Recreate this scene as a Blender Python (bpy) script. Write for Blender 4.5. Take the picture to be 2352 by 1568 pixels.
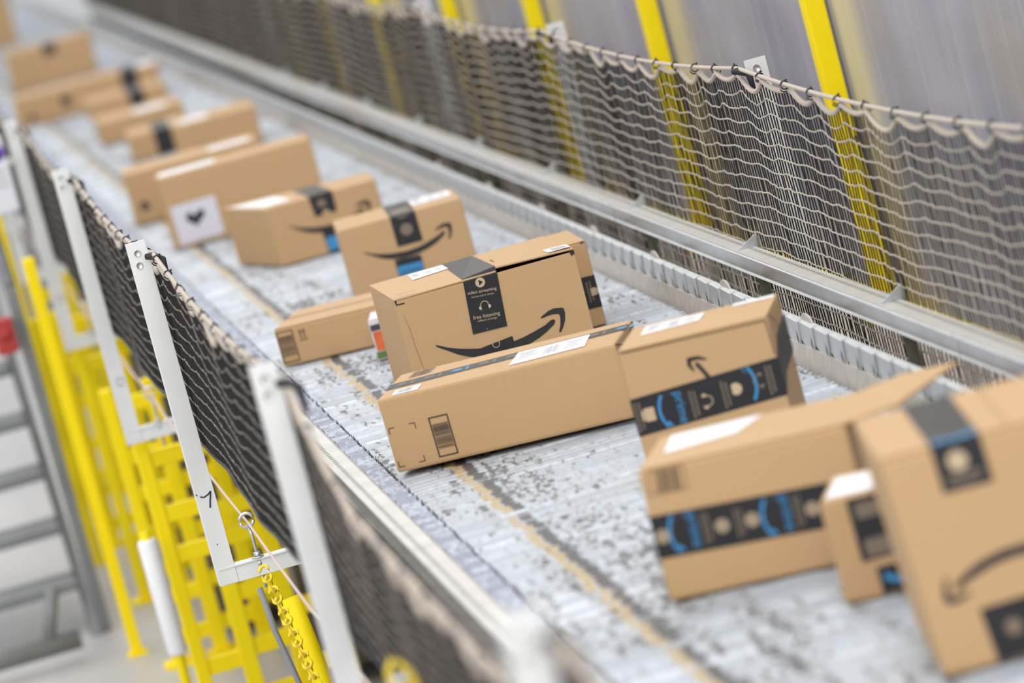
import bpy, bmesh, math, random
import numpy as np
from mathutils import Vector, Matrix

random.seed(7)
rng = np.random.default_rng(7)
for o in list(bpy.data.objects):
    bpy.data.objects.remove(o)
scene = bpy.context.scene
C = scene.collection
PI = math.pi
ZB = 1.05                     # height of the belt surface above the hall floor

# ------------------------------------------------------------------ camera
cd = bpy.data.cameras.new('camera')
cam = bpy.data.objects.new('camera', cd)
C.objects.link(cam)
right = Vector((0.954, -0.157, -0.255))
F_PX, RHO, VP, CAM_H = 10800.0, math.radians(14.9), (-550.0, -270.0), 1.42
dy = Vector((VP[0] - 1176, VP[1] - 784, F_PX)).normalized()
a_, b_ = -math.sin(RHO), -math.cos(RHO)
dz = Vector((a_, b_, -(a_ * dy.x + b_ * dy.y) / dy.z)).normalized()
dx = dy.cross(dz)
r_ = Vector((dx.x, dy.x, dz.x)); u_ = -Vector((dx.y, dy.y, dz.y)); k_ = -Vector((dx.z, dy.z, dz.z))
cam.matrix_world = Matrix(((r_.x, u_.x, k_.x, 0), (r_.y, u_.y, k_.y, 0), (r_.z, u_.z, k_.z, ZB + CAM_H), (0, 0, 0, 1)))
cd.sensor_width = 36.0
cd.lens = F_PX / 2352 * 36.0
cd.clip_start, cd.clip_end = 0.1, 300
cd.dof.use_dof = True
cd.dof.focus_distance = 9.65
cd.dof.aperture_fstop = 3.0
scene.camera = cam

# ------------------------------------------------------------------ light
w = bpy.data.worlds.new('hall_light'); scene.world = w
w.use_nodes = True
w.node_tree.nodes['Background'].inputs[0].default_value = (0.96, 0.98, 1.0, 1)
w.node_tree.nodes['Background'].inputs[1].default_value = 0.86
def area(name, loc, size, sy, power, col=(1, 0.97, 0.93)):
    l = bpy.data.lights.new(name, 'AREA'); l.shape = 'RECTANGLE'; l.size = size; l.size_y = sy
    l.energy = power; l.color = col
    o = bpy.data.objects.new(name, l); C.objects.link(o); o.location = loc
    return o
for ly in (2.0, 8.0, 14.0, 20.0, 26.0):
    area('ceiling_lamp', (-2.6, ly, 7.5), 1.2, 4.0, 70)
    area('ceiling_lamp', (1.4, ly - 2.0, 7.5), 1.2, 4.0, 70)
fill_lamp = area('front_fill', (-3, -12, 8.6), 30, 4, 1750, (1, 0.985, 0.96))  # added fill light, lifts the camera-facing fronts; not a real window
fill_lamp.rotation_euler = (math.radians(72), 0, 0)
scene.view_settings.view_transform = 'Standard'
scene.view_settings.look = 'None'
scene.view_settings.gamma = 1.0
scene.view_settings.use_curve_mapping = False
scene.view_settings.exposure = 0.31

# ------------------------------------------------------------------ materials
MATS = {}
def nt(name):
    m = bpy.data.materials.new(name); m.use_nodes = True
    MATS[name] = m
    t = m.node_tree
    return m, t, t.nodes['Principled BSDF']
def N(t, typ, **kw):
    n = t.nodes.new(typ)
    for k, v in kw.items():
        if k.startswith('i_'):
            key = k[2:]
            n.inputs[int(key) if key.isdigit() else key].default_value = v
        else:
            setattr(n, k, v)
    return n
def math_(t, op, a, b=None, clamp=False):
    n = t.nodes.new('ShaderNodeMath'); n.operation = op; n.use_clamp = clamp
    for i, v in enumerate((a, b)):
        if v is None: continue
        if isinstance(v, (int, float)): n.inputs[i].default_value = v
        else: t.links.new(v, n.inputs[i])
    return n.outputs[0]
def mixc(t, f, a, b):
    n = t.nodes.new('ShaderNodeMix'); n.data_type = 'RGBA'
    if isinstance(f, (int, float)): n.inputs[0].default_value = f
    else: t.links.new(f, n.inputs[0])
    for s, v in ((6, a), (7, b)):
        if isinstance(v, tuple): n.inputs[s].default_value = (*v[:3], 1)
        else: t.links.new(v, n.inputs[s])
    return n.outputs[2]
def ramp(t, f, lo, hi):
    n = t.nodes.new('ShaderNodeMapRange'); n.inputs[1].default_value = lo; n.inputs[2].default_value = hi
    n.clamp = True
    t.links.new(f, n.inputs[0]); return n.outputs[0]
def plain(name, col, rough=0.6, metal=0.0, var=0.0, scale=30.0, spec=0.5, bump=0.0):
    m, t, b = nt(name)
    b.inputs['Roughness'].default_value = rough; b.inputs['Metallic'].default_value = metal
    b.inputs['Specular IOR Level'].default_value = spec
    b.inputs['Base Color'].default_value = (*col, 1)
    if var > 0:
        tc = N(t, 'ShaderNodeTexCoord'); no = N(t, 'ShaderNodeTexNoise', i_Scale=scale, i_Detail=4.0)
        t.links.new(tc.outputs['Object'], no.inputs['Vector'])
        lo = tuple(c * (1 - var) for c in col); hi = tuple(min(1, c * (1 + var)) for c in col)
        t.links.new(mixc(t, ramp(t, no.outputs['Fac'], 0.3, 0.7), lo, hi), b.inputs['Base Color'])
        if bump:
            bp = N(t, 'ShaderNodeBump', i_Strength=bump, i_Distance=0.002)
            t.links.new(no.outputs['Fac'], bp.inputs['Height']); t.links.new(bp.outputs[0], b.inputs['Normal'])
    return m

# corrugated cardboard: fibre speckle, faint flute lines, small tone difference from box to box
m, t, b = nt('cardboard')
tc = N(t, 'ShaderNodeTexCoord'); oi = N(t, 'ShaderNodeObjectInfo')
n1 = N(t, 'ShaderNodeTexNoise', i_Scale=420.0, i_Detail=3.0); n2 = N(t, 'ShaderNodeTexNoise', i_Scale=9.0, i_Detail=3.0)
t.links.new(tc.outputs['Object'], n1.inputs['Vector']); t.links.new(tc.outputs['Object'], n2.inputs['Vector'])
c1 = mixc(t, ramp(t, n1.outputs['Fac'], 0.3, 0.7), (0.475, 0.298, 0.142), (0.575, 0.372, 0.188))
c2 = mixc(t, ramp(t, n2.outputs['Fac'], 0.35, 0.7), c1, (0.54, 0.335, 0.16))
c3 = mixc(t, math_(t, 'MULTIPLY', oi.outputs['Random'], 0.15), c2, (0.60, 0.40, 0.21))
t.links.new(c3, b.inputs['Base Color'])
b.inputs['Roughness'].default_value = 0.62; b.inputs['Specular IOR Level'].default_value = 0.5
sx = N(t, 'ShaderNodeSeparateXYZ'); t.links.new(tc.outputs['Object'], sx.inputs[0])
fl = math_(t, 'SINE', math_(t, 'MULTIPLY', sx.outputs[0], 900.0))
bp = N(t, 'ShaderNodeBump', i_Strength=0.12, i_Distance=0.0006)
t.links.new(math_(t, 'ADD', math_(t, 'MULTIPLY', fl, 0.4), n2.outputs['Fac']), bp.inputs['Height'])
t.links.new(bp.outputs[0], b.inputs['Normal'])

plain('inside_board', (0.16, 0.10, 0.055), 0.9)
plain('tape', (0.019, 0.019, 0.022), 0.45, 0, 0.15, 60, 0.38, 0.15)
plain('ink', (0.018, 0.018, 0.02), 0.6)
plain('ink_soft', (0.10, 0.07, 0.05), 0.7)
plain('print_tan', (0.56, 0.42, 0.27), 0.6)
plain('print_tan_mid', (0.36, 0.275, 0.185), 0.6)
plain('print_tan_dim', (0.20, 0.155, 0.11), 0.6)
plain('print_blue', (0.04, 0.26, 0.55), 0.5)
plain('label_white', (0.86, 0.86, 0.88), 0.5, 0, 0.02, 40)
plain('label_grey', (0.42, 0.43, 0.46), 0.6)
plain('sticker_lilac', (0.72, 0.70, 0.78), 0.6, 0, 0.04, 60)
plain('toy_orange', (0.75, 0.16, 0.05), 0.4, 0, 0.2, 25)
plain('toy_white', (0.70, 0.66, 0.72), 0.4, 0, 0.15, 40)
plain('toy_dark', (0.06, 0.05, 0.07), 0.5)
plain('toy_green', (0.12, 0.22, 0.06), 0.5)
plain('white_paint', (0.73, 0.74, 0.735), 0.45, 0, 0.03, 12)
plain('grey_paint', (0.20, 0.21, 0.215), 0.5, 0, 0.1, 10)
plain('galvanised', (0.55, 0.57, 0.59), 0.36, 0.75, 0.14, 22, 0.5, 0.05)
plain('zinc', (0.60, 0.60, 0.58), 0.33, 0.7, 0.1, 60)
plain('tan_steel', (0.50, 0.46, 0.42), 0.6, 0.15, 0.12, 35)  # tan-grey steel tone of the base strip and tabs
plain('rail_cream', (0.60, 0.585, 0.55), 0.42, 0.35, 0.08, 14)
plain('deck_board', (0.50, 0.45, 0.42), 0.7, 0, 0.12, 5)
plain('rail_steel', (0.62, 0.63, 0.645), 0.24, 0.95, 0.1, 9)
plain('dark_slot', (0.02, 0.02, 0.02), 0.8)
plain('bed_dark', (0.06, 0.062, 0.07), 0.7, 0.1, 0.2, 20)
plain('shade_grey', (0.13, 0.12, 0.118), 0.6, 0, 0.25, 4)  # dark tone that stands in for shade below the belt
plain('crease', (0.36, 0.22, 0.11), 0.8)
plain('rope', (0.52, 0.455, 0.385), 0.9, 0, 0.18, 400, 0.2, 0.4)
plain('strand_light', (0.46, 0.405, 0.35), 0.9, 0, 0.15, 300, 0.2)
plain('strand_mid', (0.20, 0.175, 0.155), 0.9, 0, 0.5, 60, 0.2)
plain('strand_black', (0.028, 0.025, 0.023), 0.85, 0, 0.3, 300, 0.2)
plain('strand_dark', (0.035, 0.030, 0.026), 0.85, 0, 0.3, 300, 0.2)
plain('tie_dark', (0.02, 0.018, 0.022), 0.6)
plain('yellow_paint', (0.98, 0.75, 0.004), 0.5, 0, 0.04, 6, 0.22)
plain('yellow_plastic', (0.88, 0.66, 0.03), 0.4)
plain('cord_pink', (0.62, 0.47, 0.45), 0.7)
plain('conduit_grey', (0.24, 0.245, 0.26), 0.5)
plain('sign_white', (0.72, 0.72, 0.78), 0.5)
plain('sign_purple', (0.16, 0.06, 0.45), 0.5)
plain('red_plastic', (0.42, 0.03, 0.03), 0.45)
plain('bracket_olive', (0.20, 0.20, 0.155), 0.5, 0.3, 0.2, 20)

# worn belt slats: chipped pale coating, ochre and black wear stripes that run with the belt
PITCH = 0.037
m, t, b = nt('belt_slat')
g = N(t, 'ShaderNodeNewGeometry'); s = N(t, 'ShaderNodeSeparateXYZ'); t.links.new(g.outputs['Position'], s.inputs[0])
X, Y = s.outputs[0], s.outputs[1]
idx = math_(t, 'FLOOR', math_(t, 'DIVIDE', Y, PITCH))
cv = N(t, 'ShaderNodeCombineXYZ'); t.links.new(idx, cv.inputs[0])
wn = N(t, 'ShaderNodeTexWhiteNoise', noise_dimensions='1D'); t.links.new(idx, wn.inputs['W'])
cv2 = N(t, 'ShaderNodeCombineXYZ'); t.links.new(idx, cv2.inputs[1])
t.links.new(math_(t, 'FLOOR', math_(t, 'ADD', math_(t, 'MULTIPLY', X, 3.1), math_(t, 'MULTIPLY', wn.outputs['Value'], 3.0))), cv2.inputs[0])
wn2 = N(t, 'ShaderNodeTexWhiteNoise', noise_dimensions='2D'); t.links.new(cv2.outputs[0], wn2.inputs['Vector'])
col = mixc(t, wn.outputs['Value'], (0.36, 0.40, 0.455), (0.50, 0.55, 0.625))
col = mixc(t, ramp(t, wn2.outputs['Value'], 0.80, 0.95), col, (0.60, 0.64, 0.71))
big = N(t, 'ShaderNodeTexNoise', i_Scale=3.2, i_Detail=2.0); t.links.new(g.outputs['Position'], big.inputs['Vector'])
mp = N(t, 'ShaderNodeMapping'); mp.inputs['Scale'].default_value = (62, 27, 1); t.links.new(g.outputs['Position'], mp.inputs['Vector'])
chip = N(t, 'ShaderNodeTexNoise', i_Scale=1.0, i_Detail=5.0, i_Roughness=0.65); t.links.new(mp.outputs[0], chip.inputs['Vector'])
mp2 = N(t, 'ShaderNodeMapping'); mp2.inputs['Scale'].default_value = (26, 2.4, 1); t.links.new(g.outputs['Position'], mp2.inputs['Vector'])
trk = N(t, 'ShaderNodeTexNoise', i_Scale=1.0, i_Detail=3.0); t.links.new(mp2.outputs[0], trk.inputs['Vector'])
cf = math_(t, 'ADD', math_(t, 'ADD', chip.outputs['Fac'], math_(t, 'MULTIPLY', big.outputs['Fac'], 0.30)), math_(t, 'MULTIPLY', trk.outputs['Fac'], 0.55))
cf = math_(t, 'ADD', cf, math_(t, 'MULTIPLY', wn.outputs['Value'], 0.09))
near = math_(t, 'SUBTRACT', 1.0, ramp(t, math_(t, 'ABSOLUTE', math_(t, 'SUBTRACT', X, 1.06)), 0.0, 0.16))
cf = math_(t, 'SUBTRACT', math_(t, 'ADD', cf, math_(t, 'MULTIPLY', near, 0.085)), 0.035)
col = mixc(t, math_(t, 'MULTIPLY', ramp(t, cf, 0.86, 1.06), 0.55), col, (0.34, 0.335, 0.32))
col = mixc(t, math_(t, 'MULTIPLY', ramp(t, cf, 1.03, 1.10), 0.92), col, (0.07, 0.07, 0.075))
def band(x0, x1, soft, jit):
    xx = math_(t, 'ADD', X, math_(t, 'MULTIPLY', math_(t, 'SUBTRACT', wn2.outputs['Value'], 0.5), jit))
    return math_(t, 'MULTIPLY', ramp(t, xx, x0 - soft, x0 + soft), math_(t, 'SUBTRACT', 1.0, ramp(t, xx, x1 - soft, x1 + soft)))
brk = ramp(t, wn.outputs['Value'], 0.03, 0.12)
gold = math_(t, 'MULTIPLY', math_(t, 'MULTIPLY', band(0.960, 0.978, 0.004, 0.012), brk), 0.85)
blk = math_(t, 'MULTIPLY', math_(t, 'MULTIPLY', band(0.979, 1.001, 0.003, 0.008), brk), ramp(t, chip.outputs['Fac'], 0.22, 0.40))
blk2 = math_(t, 'MULTIPLY', band(1.010, 1.030, 0.008, 0.008), ramp(t, chip.outputs['Fac'], 0.5, 0.62))
edge = math_(t, 'SUBTRACT', 1.0, ramp(t, X, 0.862, 0.866))
col = mixc(t, math_(t, 'MULTIPLY', edge, ramp(t, math_(t, 'ADD', chip.outputs['Fac'], math_(t, 'MULTIPLY', wn2.outputs['Value'], 0.22)), 0.50, 0.66)), col, (0.13, 0.14, 0.19))
col = mixc(t, math_(t, 'MULTIPLY', edge, 0.35), col, (0.42, 0.47, 0.60))
col = mixc(t, math_(t, 'MULTIPLY', blk2, 0.7), col, (0.13, 0.13, 0.13))
col = mixc(t, blk, col, (0.075, 0.072, 0.075))
col = mixc(t, gold, col, (0.43, 0.31, 0.135))
t.links.new(col, b.inputs['Base Color'])
b.inputs['Roughness'].default_value = 0.42; b.inputs['Metallic'].default_value = 0.15
bp = N(t, 'ShaderNodeBump', i_Strength=0.3, i_Distance=0.002); t.links.new(chip.outputs['Fac'], bp.inputs['Height'])
t.links.new(bp.outputs[0], b.inputs['Normal'])

# scuffed translucent-looking wall panels with upright scratches
m, t, b = nt('wall_panel')
g = N(t, 'ShaderNodeNewGeometry')
mp = N(t, 'ShaderNodeMapping'); mp.inputs['Scale'].default_value = (1, 26, 1.3); t.links.new(g.outputs['Position'], mp.inputs['Vector'])
st = N(t, 'ShaderNodeTexNoise', i_Scale=1.0, i_Detail=6.0, i_Roughness=0.6); t.links.new(mp.outputs[0], st.inputs['Vector'])
bl = N(t, 'ShaderNodeTexNoise', i_Scale=1.5, i_Detail=2.0); t.links.new(g.outputs['Position'], bl.inputs['Vector'])
bl2 = N(t, 'ShaderNodeTexNoise', i_Scale=2.3, i_Detail=1.0, noise_dimensions='4D'); bl2.inputs['W'].default_value = 3.1
t.links.new(g.outputs['Position'], bl2.inputs['Vector'])
col = mixc(t, ramp(t, bl.outputs['Fac'], 0.35, 0.65), (0.33, 0.33, 0.42), (0.48, 0.48, 0.54))
col = mixc(t, ramp(t, bl2.outputs['Fac'], 0.5, 0.7), col, (0.42, 0.40, 0.40))
col = mixc(t, math_(t, 'MULTIPLY', ramp(t, st.outputs['Fac'], 0.5, 0.75), 0.45), col, (0.55, 0.55, 0.60))
t.links.new(col, b.inputs['Base Color'])
t.links.new(ramp(t, st.outputs['Fac'], 0.0, 3.2), b.inputs['Roughness'])
b.inputs['Specular IOR Level'].default_value = 0.7
bp = N(t, 'ShaderNodeBump', i_Strength=0.08, i_Distance=0.004); t.links.new(st.outputs['Fac'], bp.inputs['Height'])
t.links.new(bp.outputs[0], b.inputs['Normal'])

# sealed concrete floor
m, t, b = nt('concrete')
g = N(t, 'ShaderNodeNewGeometry')
n1 = N(t, 'ShaderNodeTexNoise', i_Scale=0.8, i_Detail=5.0); t.links.new(g.outputs['Position'], n1.inputs['Vector'])
n2 = N(t, 'ShaderNodeTexNoise', i_Scale=14.0, i_Detail=3.0); t.links.new(g.outputs['Position'], n2.inputs['Vector'])
col = mixc(t, ramp(t, n1.outputs['Fac'], 0.3, 0.7), (0.42, 0.41, 0.41), (0.52, 0.51, 0.51))
col = mixc(t, math_(t, 'MULTIPLY', ramp(t, n2.outputs['Fac'], 0.5, 0.7), 0.3), col, (0.36, 0.355, 0.36))
t.links.new(col, b.inputs['Base Color']); b.inputs['Roughness'].default_value = 0.4

# ------------------------------------------------------------------ helpers
def link(o, parent=None):
    C.objects.link(o)
    if parent is not None: o.parent = parent
    return o
def mesh_obj(name, verts, faces, mat, parent=None, smooth=False, mats=None, midx=None):
    me = bpy.data.meshes.new(name)
    me.from_pydata([tuple(v) for v in verts], [], [tuple(f) for f in faces])
    for mm in (mats or [mat]): me.materials.append(MATS[mm])
    if midx is not None: me.polygons.foreach_set('material_index', midx)
    if smooth: me.polygons.foreach_set('use_smooth', [True] * len(me.polygons))
    me.update()
    return link(bpy.data.objects.new(name, me), parent)
def np_obj(name, V, Q, mat, parent=None, smooth=True, mats=None, midx=None):
    """quads from numpy arrays"""
    me = bpy.data.meshes.new(name)
    me.vertices.add(len(V)); me.vertices.foreach_set('co', np.asarray(V, np.float32).ravel())
    nq = len(Q)
    me.loops.add(nq * 4); me.loops.foreach_set('vertex_index', np.asarray(Q, np.int32).ravel())
    me.polygons.add(nq); me.polygons.foreach_set('loop_start', np.arange(0, nq * 4, 4, dtype=np.int32))
    me.polygons.foreach_set('loop_total', np.full(nq, 4, dtype=np.int32))
    for mm in (mats or [mat]): me.materials.append(MATS[mm])
    if midx is not None: me.polygons.foreach_set('material_index', np.asarray(midx, np.int32))
    if smooth: me.polygons.foreach_set('use_smooth', [True] * nq)
    me.update(calc_edges=True); me.validate()
    return link(bpy.data.objects.new(name, me), parent)
def empty(name, loc=(0, 0, 0), rz=0.0):
    o = bpy.data.objects.new(name, None); C.objects.link(o)
    o.location = loc; o.rotation_euler = (0, 0, rz); o.empty_display_size = 0.1
    return o
def tag(o, label=None, cat=None, group=None, kind=None):
    if label: o['label'] = label
    if cat: o['category'] = cat
    if group: o['group'] = group
    if kind: o['kind'] = kind
    return o
CUBE_F = [(0, 3, 2, 1), (4, 5, 6, 7), (0, 1, 5, 4), (1, 2, 6, 5), (2, 3, 7, 6), (3, 0, 4, 7)]
def bm_mesh(name, bm, mat, parent=None, smooth=False):
    me = bpy.data.meshes.new(name); bm.to_mesh(me); bm.free()
    for mm in (mat if isinstance(mat, (list, tuple)) else [mat]): me.materials.append(MATS[mm])
    if smooth: me.polygons.foreach_set('use_smooth', [True] * len(me.polygons))
    return link(bpy.data.objects.new(name, me), parent)
def hexa(name, v8, mat, parent=None, bev=0.0, seg=2):
    bm = bmesh.new()
    vs = [bm.verts.new(v) for v in v8]
    for f in CUBE_F: bm.faces.new([vs[i] for i in f])
    bmesh.ops.recalc_face_normals(bm, faces=bm.faces[:])
    if bev > 0:
        bmesh.ops.bevel(bm, geom=bm.edges[:], offset=bev, segments=seg, affect='EDGES', profile=0.6)
    return bm_mesh(name, bm, mat, parent)
def box(name, x0, x1, y0, y1, z0, z1, mat, parent=None, bev=0.0, seg=1):
    return hexa(name, [(x0, y0, z0), (x1, y0, z0), (x1, y1, z0), (x0, y1, z0), (x0, y0, z1), (x1, y0, z1), (x1, y1, z1), (x0, y1, z1)], mat, parent, bev, seg)
def tube_arrays(path, r, sides=6, closed=False):
    P = np.asarray(path, float); n = len(P)
    T = np.roll(P, -1, 0) - np.roll(P, 1, 0)
    if not closed: T[0] = P[1] - P[0]; T[-1] = P[-1] - P[-2]
    T /= np.linalg.norm(T, axis=1)[:, None] + 1e-12
    ref = np.array([0, 0, 1.0]) if abs(T[:, 2]).mean() < 0.8 else np.array([1.0, 0, 0])
    A = np.cross(T, ref); A /= np.linalg.norm(A, axis=1)[:, None] + 1e-12
    Bv = np.cross(T, A)
    th = np.arange(sides) * 2 * PI / sides
    rr = r if np.ndim(r) else np.full(n, r)
    V = P[:, None, :] + np.asarray(rr)[:, None, None] * (np.cos(th)[None, :, None] * A[:, None, :] + np.sin(th)[None, :, None] * Bv[:, None, :])
    V = V.reshape(-1, 3)
    k = np.arange(n if closed else n - 1); j = np.arange(sides)
    K, J = np.meshgrid(k, j, indexing='ij')
    K2 = (K + 1) % n; J2 = (J + 1) % sides
    Q = np.stack([K * sides + J, K * sides + J2, K2 * sides + J2, K2 * sides + J], -1).reshape(-1, 4)
    return V, Q
def tube(name, path, r, mat, parent=None, sides=8, closed=False):
    V, Q = tube_arrays(path, r, sides, closed)
    n = len(path)
    if not closed:
        # end caps as fans of quads (collapsed)
        V = np.vstack([V, np.asarray(path[0], float)[None], np.asarray(path[-1], float)[None]])
        i0, i1 = len(V) - 2, len(V) - 1
        caps = []
        for jj in range(0, sides, 2):
            a, b2, c2 = jj, (jj + 1) % sides, (jj + 2) % sides
            caps.append([i0, c2, b2, a]); o = (n - 1) * sides
            caps.append([i1, o + a, o + b2, o + c2])
        Q = np.vstack([Q, np.array(caps)])
    return np_obj(name, V, Q, mat, parent)
def ring_path(c, R, axis='y', n=20):
    th = np.arange(n) * 2 * PI / n
    c = np.asarray(c, float)
    if axis == 'y': return c + np.stack([R * np.cos(th), 0 * th, R * np.sin(th)], 1)
    if axis == 'x': return c + np.stack([0 * th, R * np.cos(th), R * np.sin(th)], 1)
    return c + np.stack([R * np.cos(th), R * np.sin(th), 0 * th], 1)
def merge(parts):
    Vs, Qs, o = [], [], 0
    for V, Q in parts: Vs.append(V); Qs.append(Q + o); o += len(V)
    return np.vstack(Vs), np.vstack(Qs)
def extrude_y(name, prof, y0, y1, mat, parent=None, mats=None, side_idx=None):
    """closed (x,z) profile extruded along the belt"""
    n = len(prof)
    V = [(x, y0, z) for x, z in prof] + [(x, y1, z) for x, z in prof]
    Fc = [(i, (i + 1) % n, n + (i + 1) % n, n + i) for i in range(n)]
    Fc += [tuple(range(n))[::-1], tuple(range(n, 2 * n))]
    bm = bmesh.new(); vs = [bm.verts.new(v) for v in V]
    for f in Fc: bm.faces.new([vs[i] for i in f])
    bmesh.ops.recalc_face_normals(bm, faces=bm.faces[:])
    return bm_mesh(name, bm, mat, parent)

# ------------------------------------------------------------------ the setting
fl = mesh_obj('floor', [(-30, -5, 0), (30, -5, 0), (30, 80, 0), (-30, 80, 0)], [(0, 1, 2, 3)], 'concrete'); tag(fl, kind='structure')
WX = 2.232
wl = empty('wall_right', (WX, 0, 0)); tag(wl, 'grey-lilac scuffed panel wall behind the yellow posts', kind='structure')
yp = [4.12, 6.22, 8.32, 10.42, 12.52, 14.55, 16.45, 18.55, 20.6, 22.7, 24.8, 26.9, 29.0, 31.1, 33.2, 35.3]
for a, bb in zip(yp[:-1], yp[1:]):
    box('panel', 0, 0.012, a + 0.002, bb - 0.002, ZB - 0.18, 4.2, 'wall_panel', wl)
box('kick_strip', -0.012, 0.0, yp[0], yp[-1], ZB - 0.188, ZB - 0.158, 'yellow_paint', wl)
dk = box('floor_walkway', 1.90, WX + 0.3, 3.5, 36, ZB - 0.23, ZB - 0.19, 'deck_board'); tag(dk, kind='structure')
place = box('wall_deck_base', WX + 0.02, WX + 0.25, 3.5, 36, 0, ZB - 0.23, 'concrete'); tag(place, kind='structure')

# ------------------------------------------------------------------ conveyor
BX0, BX1 = 0.821, 1.685
belt = empty('conveyor', (0, 0, ZB)); tag(belt, 'pale grey slatted conveyor with ochre and black wear stripes, carrying cartons', 'conveyor')
def slat_geo():
    hw = 0.0166
    prof = [(-hw, -0.016), (-hw, -0.0075), (-hw + 0.004, -0.0034), (-0.006, -0.0006), (0.004, 0.0), (hw - 0.005, -0.0014), (hw, -0.0065), (hw, -0.016)]
    V, Fc = [], []
    for (xa, xb, ch) in ((BX0 + 0.003, 0.8605, 0), (0.8655, BX1 - 0.004, 1)):
        o = len(V); n = len(prof)
        V += [(xa, y, z) for y, z in prof] + [(xb, y * (0.62 if ch else 1), z) for y, z in prof]
        if ch:   # straight body then a short pointed end link
            V[o + n:o + 2 * n] = [(xb - 0.008, y, z) for y, z in prof]
            V += [(xb, y * 0.45, z - 0.001) for y, z in prof]
        m_ = (len(V) - o) // n
        for s_ in range(m_ - 1):
            for i in range(n):
                j = (i + 1) % n
                Fc.append((o + s_ * n + i, o + (s_ + 1) * n + i, o + (s_ + 1) * n + j, o + s_ * n + j))
        Fc.append(tuple(o + i for i in range(n))); Fc.append(tuple(o + (m_ - 1) * n + i for i in range(n))[::-1])
    return V, Fc
SV, SF = slat_geo()
Y0S = math.floor(4.6 / PITCH)
s0 = mesh_obj('slat', SV, SF, 'belt_slat', belt)
i_first = Y0S
for k in range(300):
    o = s0 if k == 0 else s0.copy()
    if k: link(o, belt)
    o.location = (random.uniform(-0.0015, 0.0015), (i_first + k + 0.5) * PITCH, random.uniform(-0.0009, 0.0006))
V0 = np.array(SV); tv, tf = [], []
n_far = int((40 - (i_first + 300) * PITCH) / PITCH)
for k in range(n_far):
    tv.append(V0 + np.array([random.uniform(-0.0015, 0.0015), (i_first + 300 + k + 0.5) * PITCH, random.uniform(-0.0009, 0.0006)]))
    tf += [tuple(i + k * len(SV) for i in f) for f in SF]
far = mesh_obj('slat_run', np.vstack(tv), tf, 'belt_slat', belt); tag(far, kind='stuff')
box('belt_bed', BX0 - 0.01, BX1 + 0.012, 4.4, 40, -0.05, -0.0135, 'bed_dark', belt)

frame = belt
box('cross_pan', BX0, BX1, 4.4, 40, -0.16, -0.055, 'bed_dark', frame)
extrude_y('side_channel', [(0.735, -0.022), (0.775, -0.022), (0.775, -0.032), (0.745, -0.032), (0.745, -0.21), (0.775, -0.21), (0.775, -0.22), (0.735, -0.22)], 4.4, 40, 'bed_dark', frame)
extrude_y('side_channel', [(1.76, -0.06), (1.72, -0.06), (1.72, -0.22), (1.76, -0.22)], 4.4, 40, 'yellow_paint', frame)
for ya, yb in ((12.4, 13.2), (13.6, 14.4), (14.85, 15.7), (16.05, 16.85), (17.35, 19.3), (19.8, 26), (26.1, 34)):
    box('shade_block', 0.70 if ya > 13 else 0.86, 1.66, ya, yb, -1.0, -0.24, 'shade_grey', frame)  # added dark blocks, imitate the shade under the conveyor behind the lattice
for y in np.arange(5.1, 34, 1.25):
    box('stiffener', 0.728, 0.7345, y, y + 0.03, -0.215, -0.065, 'bracket_olive', frame)

# belt-side guide rails: slotted strut channels
def strut(name, x0, x1, zt, zb, face, label):
    r = empty(name, (0, 0, ZB)); tag(r, label, 'rail')
    th = 0.004
    if face == 'left':     # open profile with its face turned to the belt on its left
        prof = [(x0, zt - 0.002), (x0 + 0.003, zt), (x1, zt), (x1, zt - th), (x0 + 0.012, zt - th), (x0 + 0.012, zb + 0.006), (x1 - 0.012, zb + 0.006), (x1 - 0.012, zb), (x0 + 0.006, zb), (x0 + 0.004, zb + 0.002), (x0 + 0.007, zb + 0.007), (x0 + 0.008, zt - 0.007), (x0, zt - 0.006)]
    else:
        prof = [(x1 - 0.004, zt - 0.003), (x1 - 0.010, zt), (x0, zt), (x0, zt - th), (x1 - 0.009, zt - th), (x1 - 0.006, zt - 0.009), (x1 - 0.006, zb + 0.004), (x0 + 0.012, zb + 0.004), (x0 + 0.012, zb), (x1 - 0.002, zb), (x1, zb + 0.003), (x1, zt - 0.012)]
    jo = [4.4, 7.9, 11.25, 14.6, 18.0, 22.0, 28.0, 40.0]
    for i, (a, bb) in enumerate(zip(jo[:-1], jo[1:])):
        extrude_y('channel', prof, a, bb - 0.004, 'rail_cream' if face == 'right' else 'rail_steel', r)
    if face == 'left':
        box('top_strip', x0 + 0.005, x1, 4.4, 40, zt, zt + 0.0008, 'rail_cream', r)
        zt += 0.0008
    xm = (x0 + x1) / 2 + (0.010 if face == 'left' else -0.010)
    V, Fc = [], []
    for y in np.arange(4.6, 20, 0.025):
        o = len(V)
        V += [(xm - 0.004, y, zt + 0.0004), (xm + 0.004, y, zt + 0.0004), (xm + 0.004, y + 0.010, zt + 0.0004), (xm - 0.004, y + 0.010, zt + 0.0004)]
        Fc.append((o, o + 1, o + 2, o + 3))
    sl = mesh_obj('slot_row', V, Fc, 'bracket_olive', r); tag(sl, kind='stuff')
    return r
strut('guide_rail', 1.758, 1.806, 0.142, 0.098, 'left', 'bright galvanised guide rail between the belt and the right-hand net')
strut('guide_rail', 0.752, 0.804, 0.042, -0.02, 'right', 'cream slotted rail along the left edge of the belt')

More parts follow.
